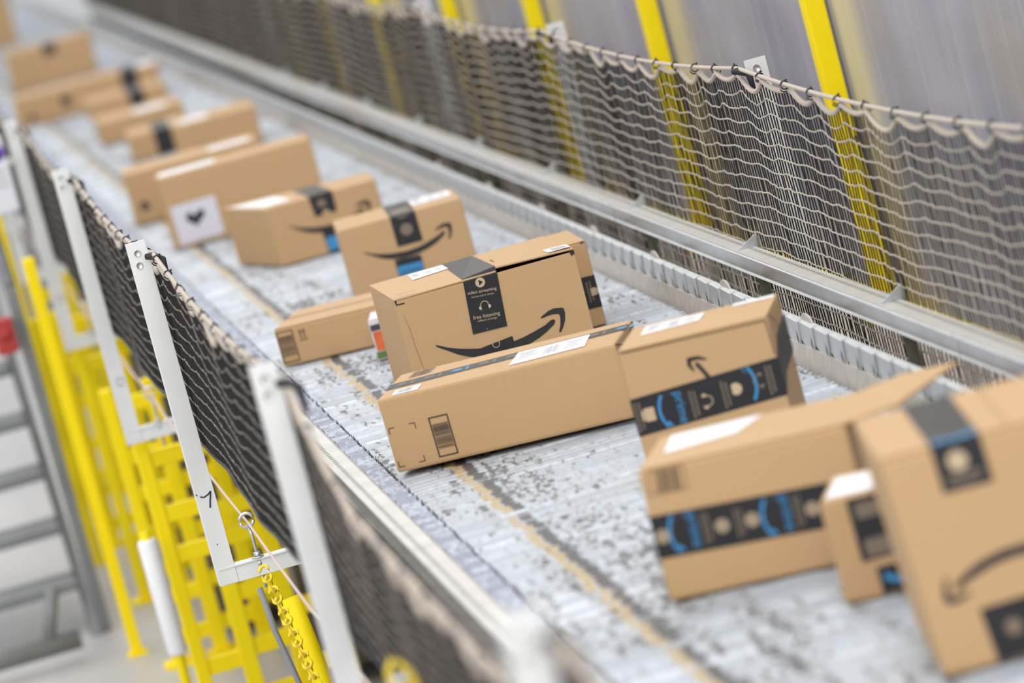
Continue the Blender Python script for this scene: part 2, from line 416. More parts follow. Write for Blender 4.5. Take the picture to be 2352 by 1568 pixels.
# overlapping wing plates along the right belt edge
guard = empty('side_guard', (0, 0, ZB)); tag(guard, 'galvanised side guard of overlapping slotted plates along the right belt edge', 'guard')
extrude_y('base_strip', [(1.690, -0.012), (1.698, -0.012), (1.704, 0.034), (1.698, 0.036)], 4.4, 40, 'tan_steel', guard)
def plate_geo():
    L, zt, zb = 0.134, 0.078, 0.024
    out = [(0.0, zt)]
    for k in range(7):      # rounded lower near corner
        a = PI / 2 * k / 6
        out.append((0.028 * (1 - math.sin(PI / 2 * k / 6)) , zb + 0.030 * (1 - math.sin(a)) if k else zb + 0.03))
    out = [(0.0, zt), (0.0, zb + 0.020), (0.003, zb + 0.010), (0.010, zb + 0.003), (0.024, zb), (0.05, zb + 0.002), (0.09, zb + 0.010), (L, zb + 0.020), (L, zt)]
    def xo(y): return 1.6965 + 0.0042 * (y / L)          # near end proud of the next plate
    n = len(out); V = []
    for th in (0.0, 0.0035):
        V += [(xo(y) + th + 0.006 * (z / 0.08), y, z) for y, z in out]
    V += [(xo(0.0) + 0.022, 0.0, zt + 0.003), (xo(0.0) + 0.022, L, zt + 0.003)]
    Fc = [tuple(range(n)), tuple(range(n, 2 * n))[::-1]] + [(i, n + i, n + (i + 1) % n, (i + 1) % n) for i in range(n)]
    Fc.append((0, n - 1, 2 * n + 1, 2 * n))
    mi = [0] * len(Fc)
    arc = [(0.020, 0.060), (0.015, 0.053), (0.012, 0.045), (0.011, 0.037), (0.013, 0.030)]
    o = len(V)
    for (y, z) in arc: V += [(xo(y) - 0.0006 + 0.006 * (z / 0.08), y, z)]
    for (y, z) in arc: V += [(xo(y) - 0.0006 + 0.006 * (z / 0.08), y + 0.009 * (1 - abs(z - 0.045) / 0.017), z)]
    for i in range(4): Fc.append((o + i, o + i + 1, o + 6 + i, o + 5 + i)); mi.append(1)
    return V, Fc, mi
PV, PF, PM = plate_geo()
p0 = mesh_obj('wing_plate', PV, PF, None, guard, mats=['galvanised', 'dark_slot'], midx=PM)
for k in range(240):
    o = p0 if k == 0 else p0.copy()
    if k: link(o, guard)
    o.location = (random.uniform(-0.0003, 0.0003), 4.6 + k * 0.1285, 0)
tabv = [(1.712, 0, 0.07)] + [(1.714, 0.052 * math.cos(a), 0.074 + 0.022 * math.sin(a)) for a in np.linspace(0, PI, 9)]
tabv2 = [(x + 0.004, y, z) for x, y, z in tabv]
tabf = [tuple(range(10)), tuple(range(10, 20))[::-1]] + [(i, 10 + i, 10 + (i + 1) % 10, (i + 1) % 10) for i in range(10)]
tb = mesh_obj('tab', tabv + tabv2, tabf, 'tan_steel', guard)
for k, y in enumerate((8.93, 9.72, 10.52, 11.32, 12.1, 7.3, 13.0, 14.0)):
    o = tb if k == 0 else tb.copy()
    if k: link(o, guard)
    o.location = (0, y, 0)

# rail brackets on the right
def rail_bracket(y, label):
    r = empty('rail_bracket', (1.813, y, ZB)); tag(r, label, 'bracket', 'upright brackets carrying the right-hand rail')
    hexa('upright', [(-0.003, -0.016, -0.2), (0.001, -0.016, -0.2), (0.001, 0.016, -0.2), (-0.003, 0.016, -0.2), (-0.003, -0.016, 0.165), (0.001, -0.016, 0.165), (0.001, 0.016, 0.165), (-0.003, 0.016, 0.165)], 'bracket_olive', r)
    box('flange', -0.020, 0.002, -0.003, 0.001, -0.2, 0.160, 'bracket_olive', r)
    hexa('gusset', [(-0.045, -0.004, 0.128), (0, -0.004, 0.118), (0, 0, 0.118), (-0.045, 0, 0.128), (-0.045, -0.004, 0.146), (0, -0.004, 0.170), (0, 0, 0.170), (-0.045, 0, 0.146)], 'galvanised', r)
    box('foot', -0.052, -0.004, -0.012, 0.012, -0.19, -0.184, 'bracket_olive', r)
    return r
for i, y in enumerate((8.46, 9.75, 11.04, 12.33, 13.62, 14.9, 16.2, 17.5, 18.8)):
    rail_bracket(y, 'olive-grey upright bracket behind the right guide rail, %s from the right frame edge' % ['first', 'second', 'third', 'fourth', 'fifth', 'sixth', 'seventh', 'eighth', 'ninth'][i])

# ------------------------------------------------------------------ nets, net posts, ropes
TIE = 0.228
def rope_z(y, posts, zp, sag, slack=-1):
    y = np.asarray(y, float)
    ph = ((y - posts[0]) / (posts[1] - posts[0])) % 1.0
    k = np.floor((y - posts[0]) / (posts[1] - posts[0]))
    sg_ = np.where(k == slack, 0.150, sag)
    shape = np.where(k == slack, 1 - np.abs(2 * ph - 1) ** 5, 4 * ph * (1 - ph))
    return zp - sg_ * shape
def make_net(name, x0, posts, zp, sag, zbot, y0, y1, label, ropelabel, scal=0.027, sp=0.025, left=False):
    r = empty(name, (0, 0, ZB)); tag(r, label, 'net')
    RZ = lambda y: rope_z(y, posts, zp, sag, 1 if left else -1)
    def scallop(y):
        q = (y - posts[0]) / TIE
        p = q % 1.0
        return 4 * p * (1 - p) * (0.8 + 0.4 * np.sin(np.floor(q) * 2.4))
    EZ = lambda y: RZ(y) - 0.008 - scal * scallop(y)
    def fold(y, z):
        return x0 + 0.0035 * np.sin(y * 5.0 + z) + 0.002 * np.sin(y * 13.8 + 1.3) * (0.5 + 0.5 * (zp - z))
    ys = np.concatenate([np.arange(y0, 15, sp), np.arange(15, y1, sp * 1.1)])
    ys = ys + rng.uniform(-0.0025, 0.0025, len(ys))
    m_ = 18; parts = []
    tt = np.linspace(0, 1, m_)
    Yg = ys[:, None] + 0 * tt[None]
    Zg = EZ(ys)[:, None] * (1 - tt) + zbot * tt[None] * np.ones_like(Yg) + 0.0
    ph = rng.uniform(0, 6.28, len(ys))
    fr = rng.uniform(30, 55, len(ys))
    Yg = Yg + 0.0035 * np.sin(Zg * fr[:, None] + ph[:, None]) * (tt > 0.02)
    Xg = fold(Yg, Zg) + 0.0006 * np.sin(Zg * fr[:, None] * 0.8 + ph[:, None] * 2)
    Pn = np.stack([Xg, Yg, Zg], -1)                         # n,m,3
    rad = 0.0019 if left else 0.0016; off = np.array([[rad, 0, 0], [0, rad, 0], [-rad, 0, 0], [0, -rad, 0]])
    V = (Pn[:, :, None, :] + off[None, None]).reshape(-1, 3)
    n = len(ys); I, K, J = np.meshgrid(np.arange(n), np.arange(m_ - 1), np.arange(4), indexing='ij')
    base = I * m_ * 4
    J2 = (J + 1) % 4
    Q = np.stack([base + K * 4 + J, base + K * 4 + J2, base + (K + 1) * 4 + J2, base + (K + 1) * 4 + J], -1).reshape(-1, 4)
    vs = np_obj('upright_strands', V, Q, 'strand_black' if left else 'strand_dark', r); tag(vs, kind='stuff')
    rows = int((zp - zbot) / 0.0325)
    yy = np.concatenate([np.arange(y0, 15, 0.0285), np.arange(15, y1, 0.06)])
    pr = []
    rad = 0.0021
    for j in range(1, rows + 1):
        fz = j / rows
        z = zp - 0.012 - j * (zp - 0.012 - zbot) / rows - (zp - RZ(yy)) * (1 - fz) - scal * 0.9 * scallop(yy) * math.exp(-j / 5.0) - (0.002 if left else 0.004) * np.sin(yy * 7.3 + 0.4 * j) * min(1, j / 4) * (1 - fz) + rng.normal(0, 0.0012, len(yy))
        x = fold(yy, z) - 0.0012
        Pp = np.stack([x, yy, z], 1)
        offh = np.array([[rad, 0, 0], [0, 0, rad], [-rad, 0, 0], [0, 0, -rad]])
        pr.append(Pp[:, None, :] + offh[None])
    A = np.stack(pr)                                          # rows, n, 4, 3
    R_, n, _, _ = A.shape
    I, K, J = np.meshgrid(np.arange(R_), np.arange(n - 1), np.arange(4), indexing='ij')
    base = I * n * 4; J2 = (J + 1) % 4
    Q = np.stack([base + K * 4 + J, base + K * 4 + J2, base + (K + 1) * 4 + J2, base + (K + 1) * 4 + J], -1).reshape(-1, 4)
    hs = np_obj('cross_strands', A.reshape(-1, 3), Q, 'strand_mid' if left else 'strand_light', r); tag(hs, kind='stuff')
    # ropes
    yr = np.concatenate([np.arange(y0, 16, 0.024), np.arange(16, y1, 0.06)])
    tube('edge_rope', np.stack([fold(yr, EZ(yr)) , yr, EZ(yr)], 1), 0.0058, 'rope', r, 8)
    tube('hem_rope', np.stack([fold(yr, zbot + 0 * yr), yr, zbot + 0.004 * np.sin(yr * 5)], 1), 0.0045, 'tie_dark' if left else 'strand_dark', r, 6)
    rp = tube('top_rope', np.stack([x0 + 0 * yr - 0.004, yr, RZ(yr) + 0.002], 1), 0.0046, 'rope', r, 8)
    # ties
    k0 = int((y0 - posts[0]) / TIE) + 1; k1 = int((min(y1, 19) - posts[0]) / TIE)
    t0 = None
    for k in range(k0, k1):
        y = posts[0] + k * TIE
        if t0 is None:
            pa = merge([tube_arrays(ring_path((0, 0, 0), 0.0085, 'y', 10), 0.0016, 5, True), tube_arrays(ring_path((0, 0.004, -0.004), 0.0095, 'y', 10), 0.0015, 5, True),
                        tube_arrays([(0.002, 0.001, 0.006), (0.003, 0.003, 0.009), (0.006, 0.004, 0.011)], 0.0022, 5)])
            t0 = np_obj('tie', pa[0], pa[1], 'tie_dark', r)
            o = t0
        else:
            o = t0.copy(); link(o, r)
        o.location = (x0 - 0.004, y, float(RZ(y)))
        o.rotation_euler = (random.uniform(-0.3, 0.3), random.uniform(-0.5, 0.5), random.uniform(-0.4, 0.4))
    # lashing loop at each post
    for p in posts:
        if not (y0 < p < min(y1, 20)): continue
        z = zp - 0.005
        tube('post_lashing', [(x0 - 0.02, p - 0.012, z + 0.004), (x0 - 0.005, p - 0.02, z + 0.002), (x0 + 0.010, p - 0.03, z - 0.008), (x0 + 0.012, p - 0.035, z - 0.05)], [0.006, 0.009, 0.008, 0.004], 'tie_dark', r, 8)
    return r
RP = [2.05 + 2.5 * k for k in range(13)]
LP = [2.15 + 2.46 * k for k in range(13)]
make_net('safety_net', 1.830, RP, 0.534, 0.026, -0.12, 6.2, 31.0, 'beige and black rope netting hung along the right side of the belt', '')
make_net('safety_net', 0.560, LP, 0.494, 0.040, 0.078, 4.2, 27.0, 'dark netting hung between white posts along the left side of the belt', '', scal=0.028, sp=0.017, left=True)

def rnd_bolt(parent, x, y, z, r=0.008, mat='zinc'):
    V, Q = tube_arrays([(x, y + 0.002, z), (x, y - 0.003, z)], r, 10)
    V = np.vstack([V, [[x, y - 0.0035, z]]]); i = len(V) - 1
    cap = [[i, 10 + (j + 2) % 10, 10 + (j + 1) % 10, 10 + j] for j in range(0, 10, 2)]
    return np_obj('bolt', V, np.vstack([Q, cap]), mat, parent, smooth=False)
ordw = ['second', 'third', 'fourth', 'fifth', 'sixth', 'seventh', 'eighth', 'ninth', 'tenth']
def net_post_right(y, label):
    r = empty('net_post', (1.868, y, ZB)); tag(r, label, 'post', 'white posts of the right-hand net')
    box('plate', -0.024, 0.022, 0.010, 0.014, -0.25, 0.546, 'white_paint', r)
    box('flange', 0.018, 0.022, 0.014, 0.040, -0.25, 0.540, 'white_paint', r)
    rnd_bolt(r, -0.002, 0.009, 0.525)
    box('foot_bar', -0.106, 0.018, 0.015, 0.045, -0.215, -0.210, 'white_paint', r)
    return r
near_r = [p for p in RP if 6.5 < p < 26]
rl = ['white post of the right-hand net nearest the right frame edge, mostly out of view', 'white tabbed net post in front of the yellow post, holding the right net rope peak',
      'white net post second along the right net, its tip beside a yellow post']
for i, p in enumerate(near_r):
    lb = {0: 'white right-hand net post nearest the camera, hidden past the frame edge', 1: 'sharp white post tip with a bolt where the right net rope peaks',
          2: 'blurred white post tip of the right net beside the third yellow upright'}.get(i, 'far blurred post of the right-hand net, %s along the belt' % (ordw[i - 1]))
    net_post_right(p, lb)

def marker(parent, name, pts, r, mat):
    return tube(name, pts, r, mat, parent, 6)
def net_post_left(y, label, focus=False):
    r = empty('net_post', (0.528, y, ZB)); tag(r, label, 'post', 'white posts of the left-hand net')
    box('plate', -0.020, 0.020, -0.002, 0.002, -0.204, 0.527, 'white_paint', r, 0.0008)
    box('flange', -0.020, -0.0165, 0.002, 0.036, -0.204, 0.524, 'white_paint', r)
    rnd_bolt(r, -0.002, -0.002, 0.503, 0.007); rnd_bolt(r, -0.004, -0.002, 0.478, 0.007)
    # foot: an angle bar reaching under the belt frame
    box('foot_bar', -0.016, 0.205, -0.004, 0.030, -0.172, -0.168, 'white_paint', r, 0.0006)
    box('foot_web', -0.012, 0.205, 0.000, 0.004, -0.205, -0.1722, 'white_paint', r, 0.0006)
    if focus:
        marker(r, 'handwritten_mark', [(-0.011, -0.0025, -0.013), (-0.004, -0.0025, -0.016), (0.006, -0.0025, -0.0125), (0.0125, -0.0025, -0.007)], 0.0016, 'ink')
        marker(r, 'handwritten_mark', [(0.0125, -0.0025, -0.007), (0.010, -0.0025, -0.016), (0.006, -0.0025, -0.028), (0.003, -0.0025, -0.040)], 0.0017, 'ink')
        marker(r, 'handwritten_mark', [(-0.018, -0.0025, -0.006), (-0.0165, -0.0025, -0.0095)], 0.0012, 'ink')
        marker(r, 'handwritten_mark', [(-0.004, -0.0025, -0.118), (-0.002, -0.0025, -0.116)], 0.001, 'ink')
    else:
        marker(r, 'handwritten_mark', ring_path((0.004, -0.0024, -0.04), 0.010, 'y', 12), 0.001, 'ink_soft')
    return r
def eye_bolt(post):
    X0, Y0_ = 0.068, 0.006
    V, Q = tube_arrays(ring_path((X0, Y0_, -0.087), 0.0145, 'y', 22), 0.0035, 8, True)
    r = np_obj('eye_bolt', V, Q, 'zinc', post)
    tube('shank', [(X0, Y0_, -0.104), (X0 + 0.003, Y0_, -0.12), (X0 + 0.003, Y0_, -0.232)], 0.0034, 'zinc', r, 8)
    for z in (-0.161, -0.179):
        V, Q = tube_arrays([(X0 + 0.003, Y0_, z - 0.005), (X0 + 0.003, Y0_, z + 0.005)], 0.0085, 6)
        V = np.vstack([V, [[X0 + 0.003, Y0_, z - 0.005], [X0 + 0.003, Y0_, z + 0.005]]])
        cap = [[12, (j + 2) % 6, (j + 1) % 6, j] for j in (0, 2, 4)] + [[13, 6 + j, 6 + (j + 1) % 6, 6 + (j + 2) % 6] for j in (0, 2, 4)]
        np_obj('nut', V, np.vstack([Q, cap]), 'zinc', r, smooth=False)
    tube('washer', [(X0 + 0.003, Y0_, -0.1678), (X0 + 0.003, Y0_, -0.1655)], 0.013, 'zinc', r, 12)
for i, p in enumerate([q for q in LP if 4.2 < q < 23]):
    lb = ['blurred white net post at the bottom frame edge, nearest the camera on the left', 'out-of-focus white net post just right of the yellow chain', 'sharp white net post with a handwritten black mark',
          'white net post behind the marked one, carrying a faint grey scribble', 'blurred white net post beside the white sign'][i] if i < 5 else 'far blurred white post of the left net, %s along the belt' % ordw[i - 1]
    eye_bolt(net_post_left(p, lb, i == 2))
yc = np.arange(4.0, 27, 0.12)
tag(tube('pull_cord', np.stack([0.598 + 0 * yc, yc, ZB - 0.093 - 0.012 * 4 * (((yc - LP[0]) / 2.46) % 1) * (1 - ((yc - LP[0]) / 2.46) % 1)], 1), 0.0028, 'cord_pink', None, 8),
    'thin pink pull cord threaded through the eye bolts on the left', 'cord')

# ------------------------------------------------------------------ yellow uprights in front of the right wall
for i, y in enumerate(yp[2:10]):
    lab = ['yellow wall post past the right frame edge', 'wide yellow wall post near the right frame edge, seen through the net', 'yellow wall post second from the right', 'yellow wall post third from the right, beside the blurred white tip',
           'yellow wall post fourth from the right', 'yellow wall post fifth from the right at the top frame edge'][i] if i < 6 else 'far yellow wall post hidden behind the dark net, %s from the right' % ordw[i - 1]
    r = empty('wall_post', (2.2, y, ZB - 0.19)); tag(r, lab, 'post', 'yellow posts in front of the panel wall')
    box('tube', -0.024, 0.024, 0, 0.05, 0.012, 2.6, 'yellow_paint', r, 0.004, 2)
    box('base_plate', -0.06, 0.06, -0.03, 0.08, 0, 0.012, 'yellow_paint', r, 0.002)
    for z in (0.42, 1.3):
        rnd_bolt(r, 0.016, -0.001, z, 0.006, 'grey_paint')

# ------------------------------------------------------------------ yellow lattice support frames below the belt
def support_frame(y, label):
    r = empty('support_frame', (0, y, 0)); tag(r, label, 'frame', 'yellow lattice frames carrying the conveyor')
    cols = [0.545, 0.672, 0.806, 0.92, 1.04, 1.18, 1.34, 1.50, 1.66]
    wid = [0.036, 0.044, 0.046, 0.04, 0.04, 0.04, 0.04, 0.04, 0.04]
    for i, (x, w_) in enumerate(zip(cols, wid)):
        zt = ZB - 0.2215
        box('column', x - w_ / 2, x + w_ / 2, 0, 0.04, 0.012, zt, 'yellow_paint', r, 0.003)
        box('foot_plate', x - 0.045, x + 0.045, -0.03, 0.07, 0, 0.012, 'yellow_paint', r)
    bays = [[-0.28, -0.43, -0.54, -0.85, -0.97], [-0.26, -0.455, -0.53, -0.68, -0.83, -0.96], [-0.28, -0.48, -0.62, -0.76, -0.92], [-0.3, -0.46, -0.62, -0.8], [-0.3, -0.62, -0.9], [-0.3, -0.62, -0.9], [-0.3, -0.62, -0.9], [-0.3, -0.62, -0.9]]
    for i, zs in enumerate(bays):
        for z in zs:
            box('rung', cols[i] + wid[i] / 2, cols[i + 1] - wid[i + 1] / 2, 0.006, 0.034, ZB + z - 0.022, ZB + z + 0.022, 'yellow_paint', r, 0.002)
    return r
support_frame(12.15, 'yellow lattice support frame nearest below the belt, behind the chain')
support_frame(13.38, 'yellow lattice support frame second from the camera, left of the white sleeve')
support_frame(14.6, 'yellow lattice support frame third from the camera')
support_frame(15.85, 'yellow lattice support frame fourth from the camera')
support_frame(17.05, 'far yellow lattice support frame fifth from the camera')
def rail_post(x, y, z1, label):
    r = empty('barrier_post', (x, y, 0)); tag(r, label, 'post', 'yellow barrier posts beside the stair')
    box('tube', -0.018, 0.018, -0.018, 0.018, 0.01, z1, 'yellow_paint', r, 0.003)
    box('base_plate', -0.03, 0.03, -0.03, 0.03, 0, 0.01, 'yellow_paint', r)
rail_post(0.465, 15.6, ZB - 0.20, 'yellow barrier post beside the grey stair post')
rail_post(0.446, 13.75, ZB + 0.17, 'tall yellow barrier post behind the sign post')
rail_post(0.46, 16.2, ZB + 0.42, 'far tall yellow post at the left frame edge')
sl = empty('white_sleeve', (0.488, 11.98, ZB)); tag(sl, 'white protective sleeve strapped to the yellow post at lower left', 'sleeve')
tube('tube_wrap', [(0, 0, -0.76), (0, 0, -0.752), (0, 0, -0.458), (0, 0, -0.45)], [0.021, 0.026, 0.026, 0.021], 'label_white', sl, 14)
tube('carrier_post', [(0, 0, -ZB), (0, 0, -0.43)], 0.014, 'yellow_paint', sl, 10)

# chain, pipe and conduit hanging at the marked post
ch = empty('plastic_chain', (0, 0, ZB)); tag(ch, 'yellow plastic chain hanging from the foot of the marked post', 'chain')
p_a, p_b = np.array([0.592, 9.33, -0.170]), np.array([0.652, 9.02, -0.60])
dirv = (p_b - p_a); Lc = np.linalg.norm(dirv); dirv /= Lc
th = np.arange(16) * 2 * PI / 16
lp = np.stack([0.0105 * np.cos(th), 0 * th, 0.0105 * np.sin(th) + 0.0075 * np.sign(np.sin(th))], 1)
V, Q = tube_arrays(lp, 0.0035, 6, True)
l0 = np_obj('link', V, Q, 'yellow_plastic', ch)
nl = int(Lc / 0.0262)
q_ = Vector((0, 0, 1)).rotation_difference(Vector(-dirv))
for k in range(nl):
    o = l0 if k == 0 else l0.copy()
    if k: link(o, ch)
    o.rotation_mode = 'QUATERNION'
    o.rotation_quaternion = q_ @ Matrix.Rotation((PI / 4 if k % 2 else -PI / 4) + 0.3, 4, 'Z').to_quaternion()
    o.location = Vector(p_a + dirv * 0.0262 * k)
tag(tube('leaning_pole', [(0.632, 9.44, ZB - 0.25), (0.645, 9.42, ZB - 0.36), (0.70, 9.30, 0.02)], 0.021, 'yellow_paint', None, 14), 'yellow pole standing behind the yellow chain', 'pole')
tag(tube('conduit', [(0.578, 9.42, ZB - 0.21), (0.584, 9.40, ZB - 0.30), (0.603, 9.38, ZB - 0.42), (0.66, 9.36, 0.02)], 0.0065, 'conduit_grey', None, 10), 'thin grey conduit running down beside the yellow chain', 'conduit')
hk = empty('hook_strap', (0.53, 6.2, ZB)); tag(hk, 'small yellow strap loop with a white band at the bottom frame edge', 'strap')
V, Q = tube_arrays(np.array([(-0.012, 0, 0.16), (-0.012, 0, 0.19), (-0.004, 0, 0.203), (0.006, 0, 0.196), (0.016, 0, 0.178), (0.020, 0, 0.155)]), 0.0045, 8)
np_obj('loop', V, Q, 'yellow_plastic', hk)
box('band', -0.014, 0.010, -0.007, 0.004, 0.172, 0.179, 'label_white', hk, 0.001)
box('tail', -0.02, 0.014, -0.002, 0.003, 0.09, 0.166, 'yellow_plastic', hk, 0.001)

# ------------------------------------------------------------------ grey stair, sign and red call box at the left
stair = empty('metal_stair', (0, 14.35, 0)); tag(stair, 'grey steel stair with open treads at the left frame edge', 'stair')
for k in range(6):
    box('tread', -0.75, 0.345, 0.02 + 0.21 * k, 0.24 + 0.21 * k, 0.135 + 0.15 * k, 0.165 + 0.15 * k, 'grey_paint', stair, 0.003)
for x in (-0.78, 0.345):
    hexa('stringer', [(x, -0.1, 0.0), (x + 0.03, -0.1, 0.0), (x + 0.03, 0.1, 0), (x, 0.1, 0), (x, 1.25, 0.93), (x + 0.03, 1.25, 0.93), (x + 0.03, 1.25, 1.13), (x, 1.25, 1.13)], 'grey_paint', stair)
box('newel_post', 0.372, 0.408, -0.06, -0.02, 0, 1.10, 'grey_paint', stair, 0.003)
tube('handrail', [(0.39, -0.04, 1.1), (0.39, 1.3, 2.05)], 0.019, 'grey_paint', stair, 10)
tube('floor_rail', [(-0.6, -0.45, 0.07), (0.30, -0.45, 0.07)], 0.03, 'grey_paint', stair, 10)
tube('floor_rail', [(0.2, -0.45, 0.07), (0.26, -0.45, 0.24)], 0.02, 'grey_paint', stair, 8)
sg = empty('sign_board', (0.41, 14.40, ZB)); tag(sg, 'white sign with a purple mark at the left frame edge', 'sign')
box('board', -0.16, 0.078, -0.006, 0.0, 0.262, 0.500, 'sign_white', sg, 0.002)
box('hanger', 0.06, 0.100, 0.001, 0.02, 0.40, 0.42, 'zinc', sg)
V, Q = tube_arrays([(0.052, -0.007, 0.445), (0.052, -0.0062, 0.445)], 0.025, 20)
V = np.vstack([V, [[0.052, -0.0071, 0.445]]]); i = len(V) - 1
np_obj('purple_mark', V, np.vstack([Q, [[i, (j + 2) % 20, (j + 1) % 20, j] for j in range(0, 20, 2)]]), 'sign_purple', sg, smooth=False)
for k, (za, wd) in enumerate(((0.385, 0.10), (0.363, 0.085), (0.341, 0.095))):
    box('text_line', 0.065 - wd, 0.065, -0.0068, -0.0062, za, za + 0.008, 'label_grey', sg)
rb = empty('call_box', (0.335, 14.26, ZB - 0.08)); tag(rb, 'small red call box on the grey stair post', 'call box')
box('housing', -0.035, 0.03, -0.03, 0.02, -0.06, 0.05, 'red_plastic', rb, 0.006, 2)
tube('button', [(0, -0.03, 0), (0, -0.04, 0)], 0.016, 'red_plastic', rb, 12)
box('mount', 0.03, 0.038, -0.02, 0.02, -0.05, 0.04, 'grey_paint', rb)

# ------------------------------------------------------------------ cartons
EPS = 0.0007
class Carton:
    def __init__(s, name, p, label, cat='box', group='cartons riding the belt', bev=0.004, lid='x', mat='cardboard', top_mat=None, foot=None, z0=0.0018):
        x, y, yaw, s.w, s.d, s.h, s.lx, s.ly = p
        s.root = empty(name, (x, y, ZB + z0), yaw); tag(s.root, label, cat, group)
        s.n = {}
        s.mat = mat
        h = s.h; t = 0.0032
        if foot is None: foot = [(0, 0), (s.w, 0), (s.w, s.d), (0, s.d)]
        s.foot = foot
        hb = h - (t if lid else 0)
        if lid != 'open':
            s.body = hexa('body', [s.sh(a, b_, 0) for a, b_ in foot] + [s.sh(a, b_, hb) for a, b_ in foot], mat, s.root, bev)
        g = 0.0012; o_ = 0.0015
        if lid == 'x':     # seam runs front to back: left and right flaps
            m_ = s.w / 2
            for a, bb in ((o_, m_ - g), (m_ + g, s.w - o_)): s.flap(a, bb, o_, s.d - o_, hb, h)
        elif lid == 'y':   # seam runs along the length: front and back flaps
            m_ = s.d / 2
            for a, bb in ((o_, m_ - g), (m_ + g, s.d - o_)): s.flap(o_, s.w - o_, a, bb, hb, h)
        elif lid == 'one':
            s.flap(o_, s.w - o_, o_, s.d - o_, hb, h)
    def sh(s, x, y, z): return (x + s.lx * z, y + s.ly * z, z)
    def flap(s, xa, xb, ya, yb, za, zb, mat=None):
        return hexa('top_flap', [s.sh(xa, ya, za), s.sh(xb, ya, za), s.sh(xb, yb, za), s.sh(xa, yb, za), s.sh(xa, ya, zb), s.sh(xb, ya, zb), s.sh(xb, yb, zb), s.sh(xa, yb, zb)], mat or s.mat, s.root, 0.001, 1)
    def at(s, face, u, v, e):
        if face == 'front': return s.sh(u, -e, v)
        if face == 'top':
            q = s.sh(u, v, s.h); return (q[0], q[1], s.h + e)
        if face == 'right':
            q = s.sh(s.w, u, v); return (q[0] + e, q[1], q[2])
        if face == 'left':
            q = s.sh(0, u, v); return (q[0] - e, q[1], q[2])
    def poly(s, name, face, polys, mat, e=EPS, parent=None):
        V, Fc = [], []
        for pl in polys:
            o = len(V); V += [s.at(face, u, v, e) for u, v in pl]; Fc.append(tuple(range(o, o + len(pl))))
        return mesh_obj(name, V, Fc, mat, parent or s.root)
    def strip(s, name, u0, u1, path, mat='tape', du=0.0, e=0.0009):
        """tape strip following (face, v) stations; du skews it sideways"""
        V, Fc = [], []
        n = len(path)
        for k, (face, v) in enumerate(path):
            sk = du * k / max(1, n - 1)
            V += [s.at(face, u0 + sk, v, e), s.at(face, u1 + sk, v, e)]
            if k: Fc.append((2 * k - 2, 2 * k - 1, 2 * k + 1, 2 * k))
        return mesh_obj(name, V, Fc, mat, s.root)
    def wrap(s, name, u0, u1, v_front, v_top, mat='tape', e=0.0009):
        c_ = 0.0045
        V, Fc = [], []
        st = [s.at('front', u0, v_front, e), s.at('front', u0, s.h - c_, e)]
        pts = []
        for u in (u0, u1):
            q0 = s.at('front', u, v_front, e); q1 = s.at('front', u, s.h - c_, e)
            lx = s.sh(u, 0, s.h)
            mid = (lx[0], lx[1] + 0.0006, s.h - 0.0002); q3 = s.at('top', u, c_, e); q4 = s.at('top', u, v_top, e)
            pts.append([q0, q1, (lx[0], lx[1] - e + 0.0006, s.h + e - 0.0012), q3, q4])
        n = 5
        V = pts[0] + pts[1]
        Fc = [(k, n + k, n + k + 1, k + 1) for k in range(n - 1)]
        return mesh_obj(name, V, Fc, mat, s.root)
    def text(s, body, face, p0, p1, mat, parent, e=0.0013, name='lettering', flip=False):
        cu = bpy.data.curves.new('t', 'FONT'); cu.body = body; cu.size = 1.0; cu.resolution_u = 3
        to = bpy.data.objects.new('t', cu); C.objects.link(to)
        me = bpy.data.meshes.new_from_object(to)
        bpy.data.objects.remove(to)
        n = len(me.vertices); co = np.zeros(n * 3); me.vertices.foreach_get('co', co); co = co.reshape(-1, 3)
        w0, w1 = co[:, 0].min(), co[:, 0].max()
        d = np.array(p1) - np.array(p0); L = np.linalg.norm(d); d /= L; nn = np.array([-d[1], d[0]])
        k = L / (w1 - w0)
        uv = np.array(p0) + (co[:, :1] - w0) * k * d + co[:, 1:2] * k * nn
        new = np.array([s.at(face, a, b_, e) for a, b_ in uv])
        me.vertices.foreach_set('co', new.ravel()); me.materials.clear(); me.materials.append(MATS[mat]); me.name = name
        me.update()
        return link(bpy.data.objects.new(name, me), parent or s.root)

def xf(pts, o, sc, rot=0.0, mir=False):
    c_, s_ = math.cos(rot), math.sin(rot)
    return [(o[0] + sc * (p[0] * c_ - p[1] * s_), o[1] + sc * (p[0] * s_ + p[1] * c_)) for p in pts]
def circ(c_, r, n=18, a0=0.0, a1=2 * PI):
    full = abs(a1 - a0 - 2 * PI) < 1e-6
    return [(c_[0] + r * math.cos(a), c_[1] + r * math.sin(a)) for a in np.linspace(a0, a1, n, endpoint=not full)]
def arc_band(c_, r0, r1, a0, a1, n=10):
    return circ(c_, r1, n, a0, a1) + circ(c_, r0, n, a0, a1)[::-1]
def stroke(pts, w_):
    """polygon around a polyline, width may vary"""
    P = np.array(pts, float); n = len(P)
    W = np.full(n, w_) if np.isscalar(w_) else np.array(w_)
    T = np.gradient(P, axis=0); T /= np.linalg.norm(T, axis=1)[:, None]
    Nn = np.stack([-T[:, 1], T[:, 0]], 1)
    A = P + Nn * W[:, None] / 2; B_ = P - Nn * W[:, None] / 2
    return [tuple(q) for q in A] + [tuple(q) for q in B_[::-1]]
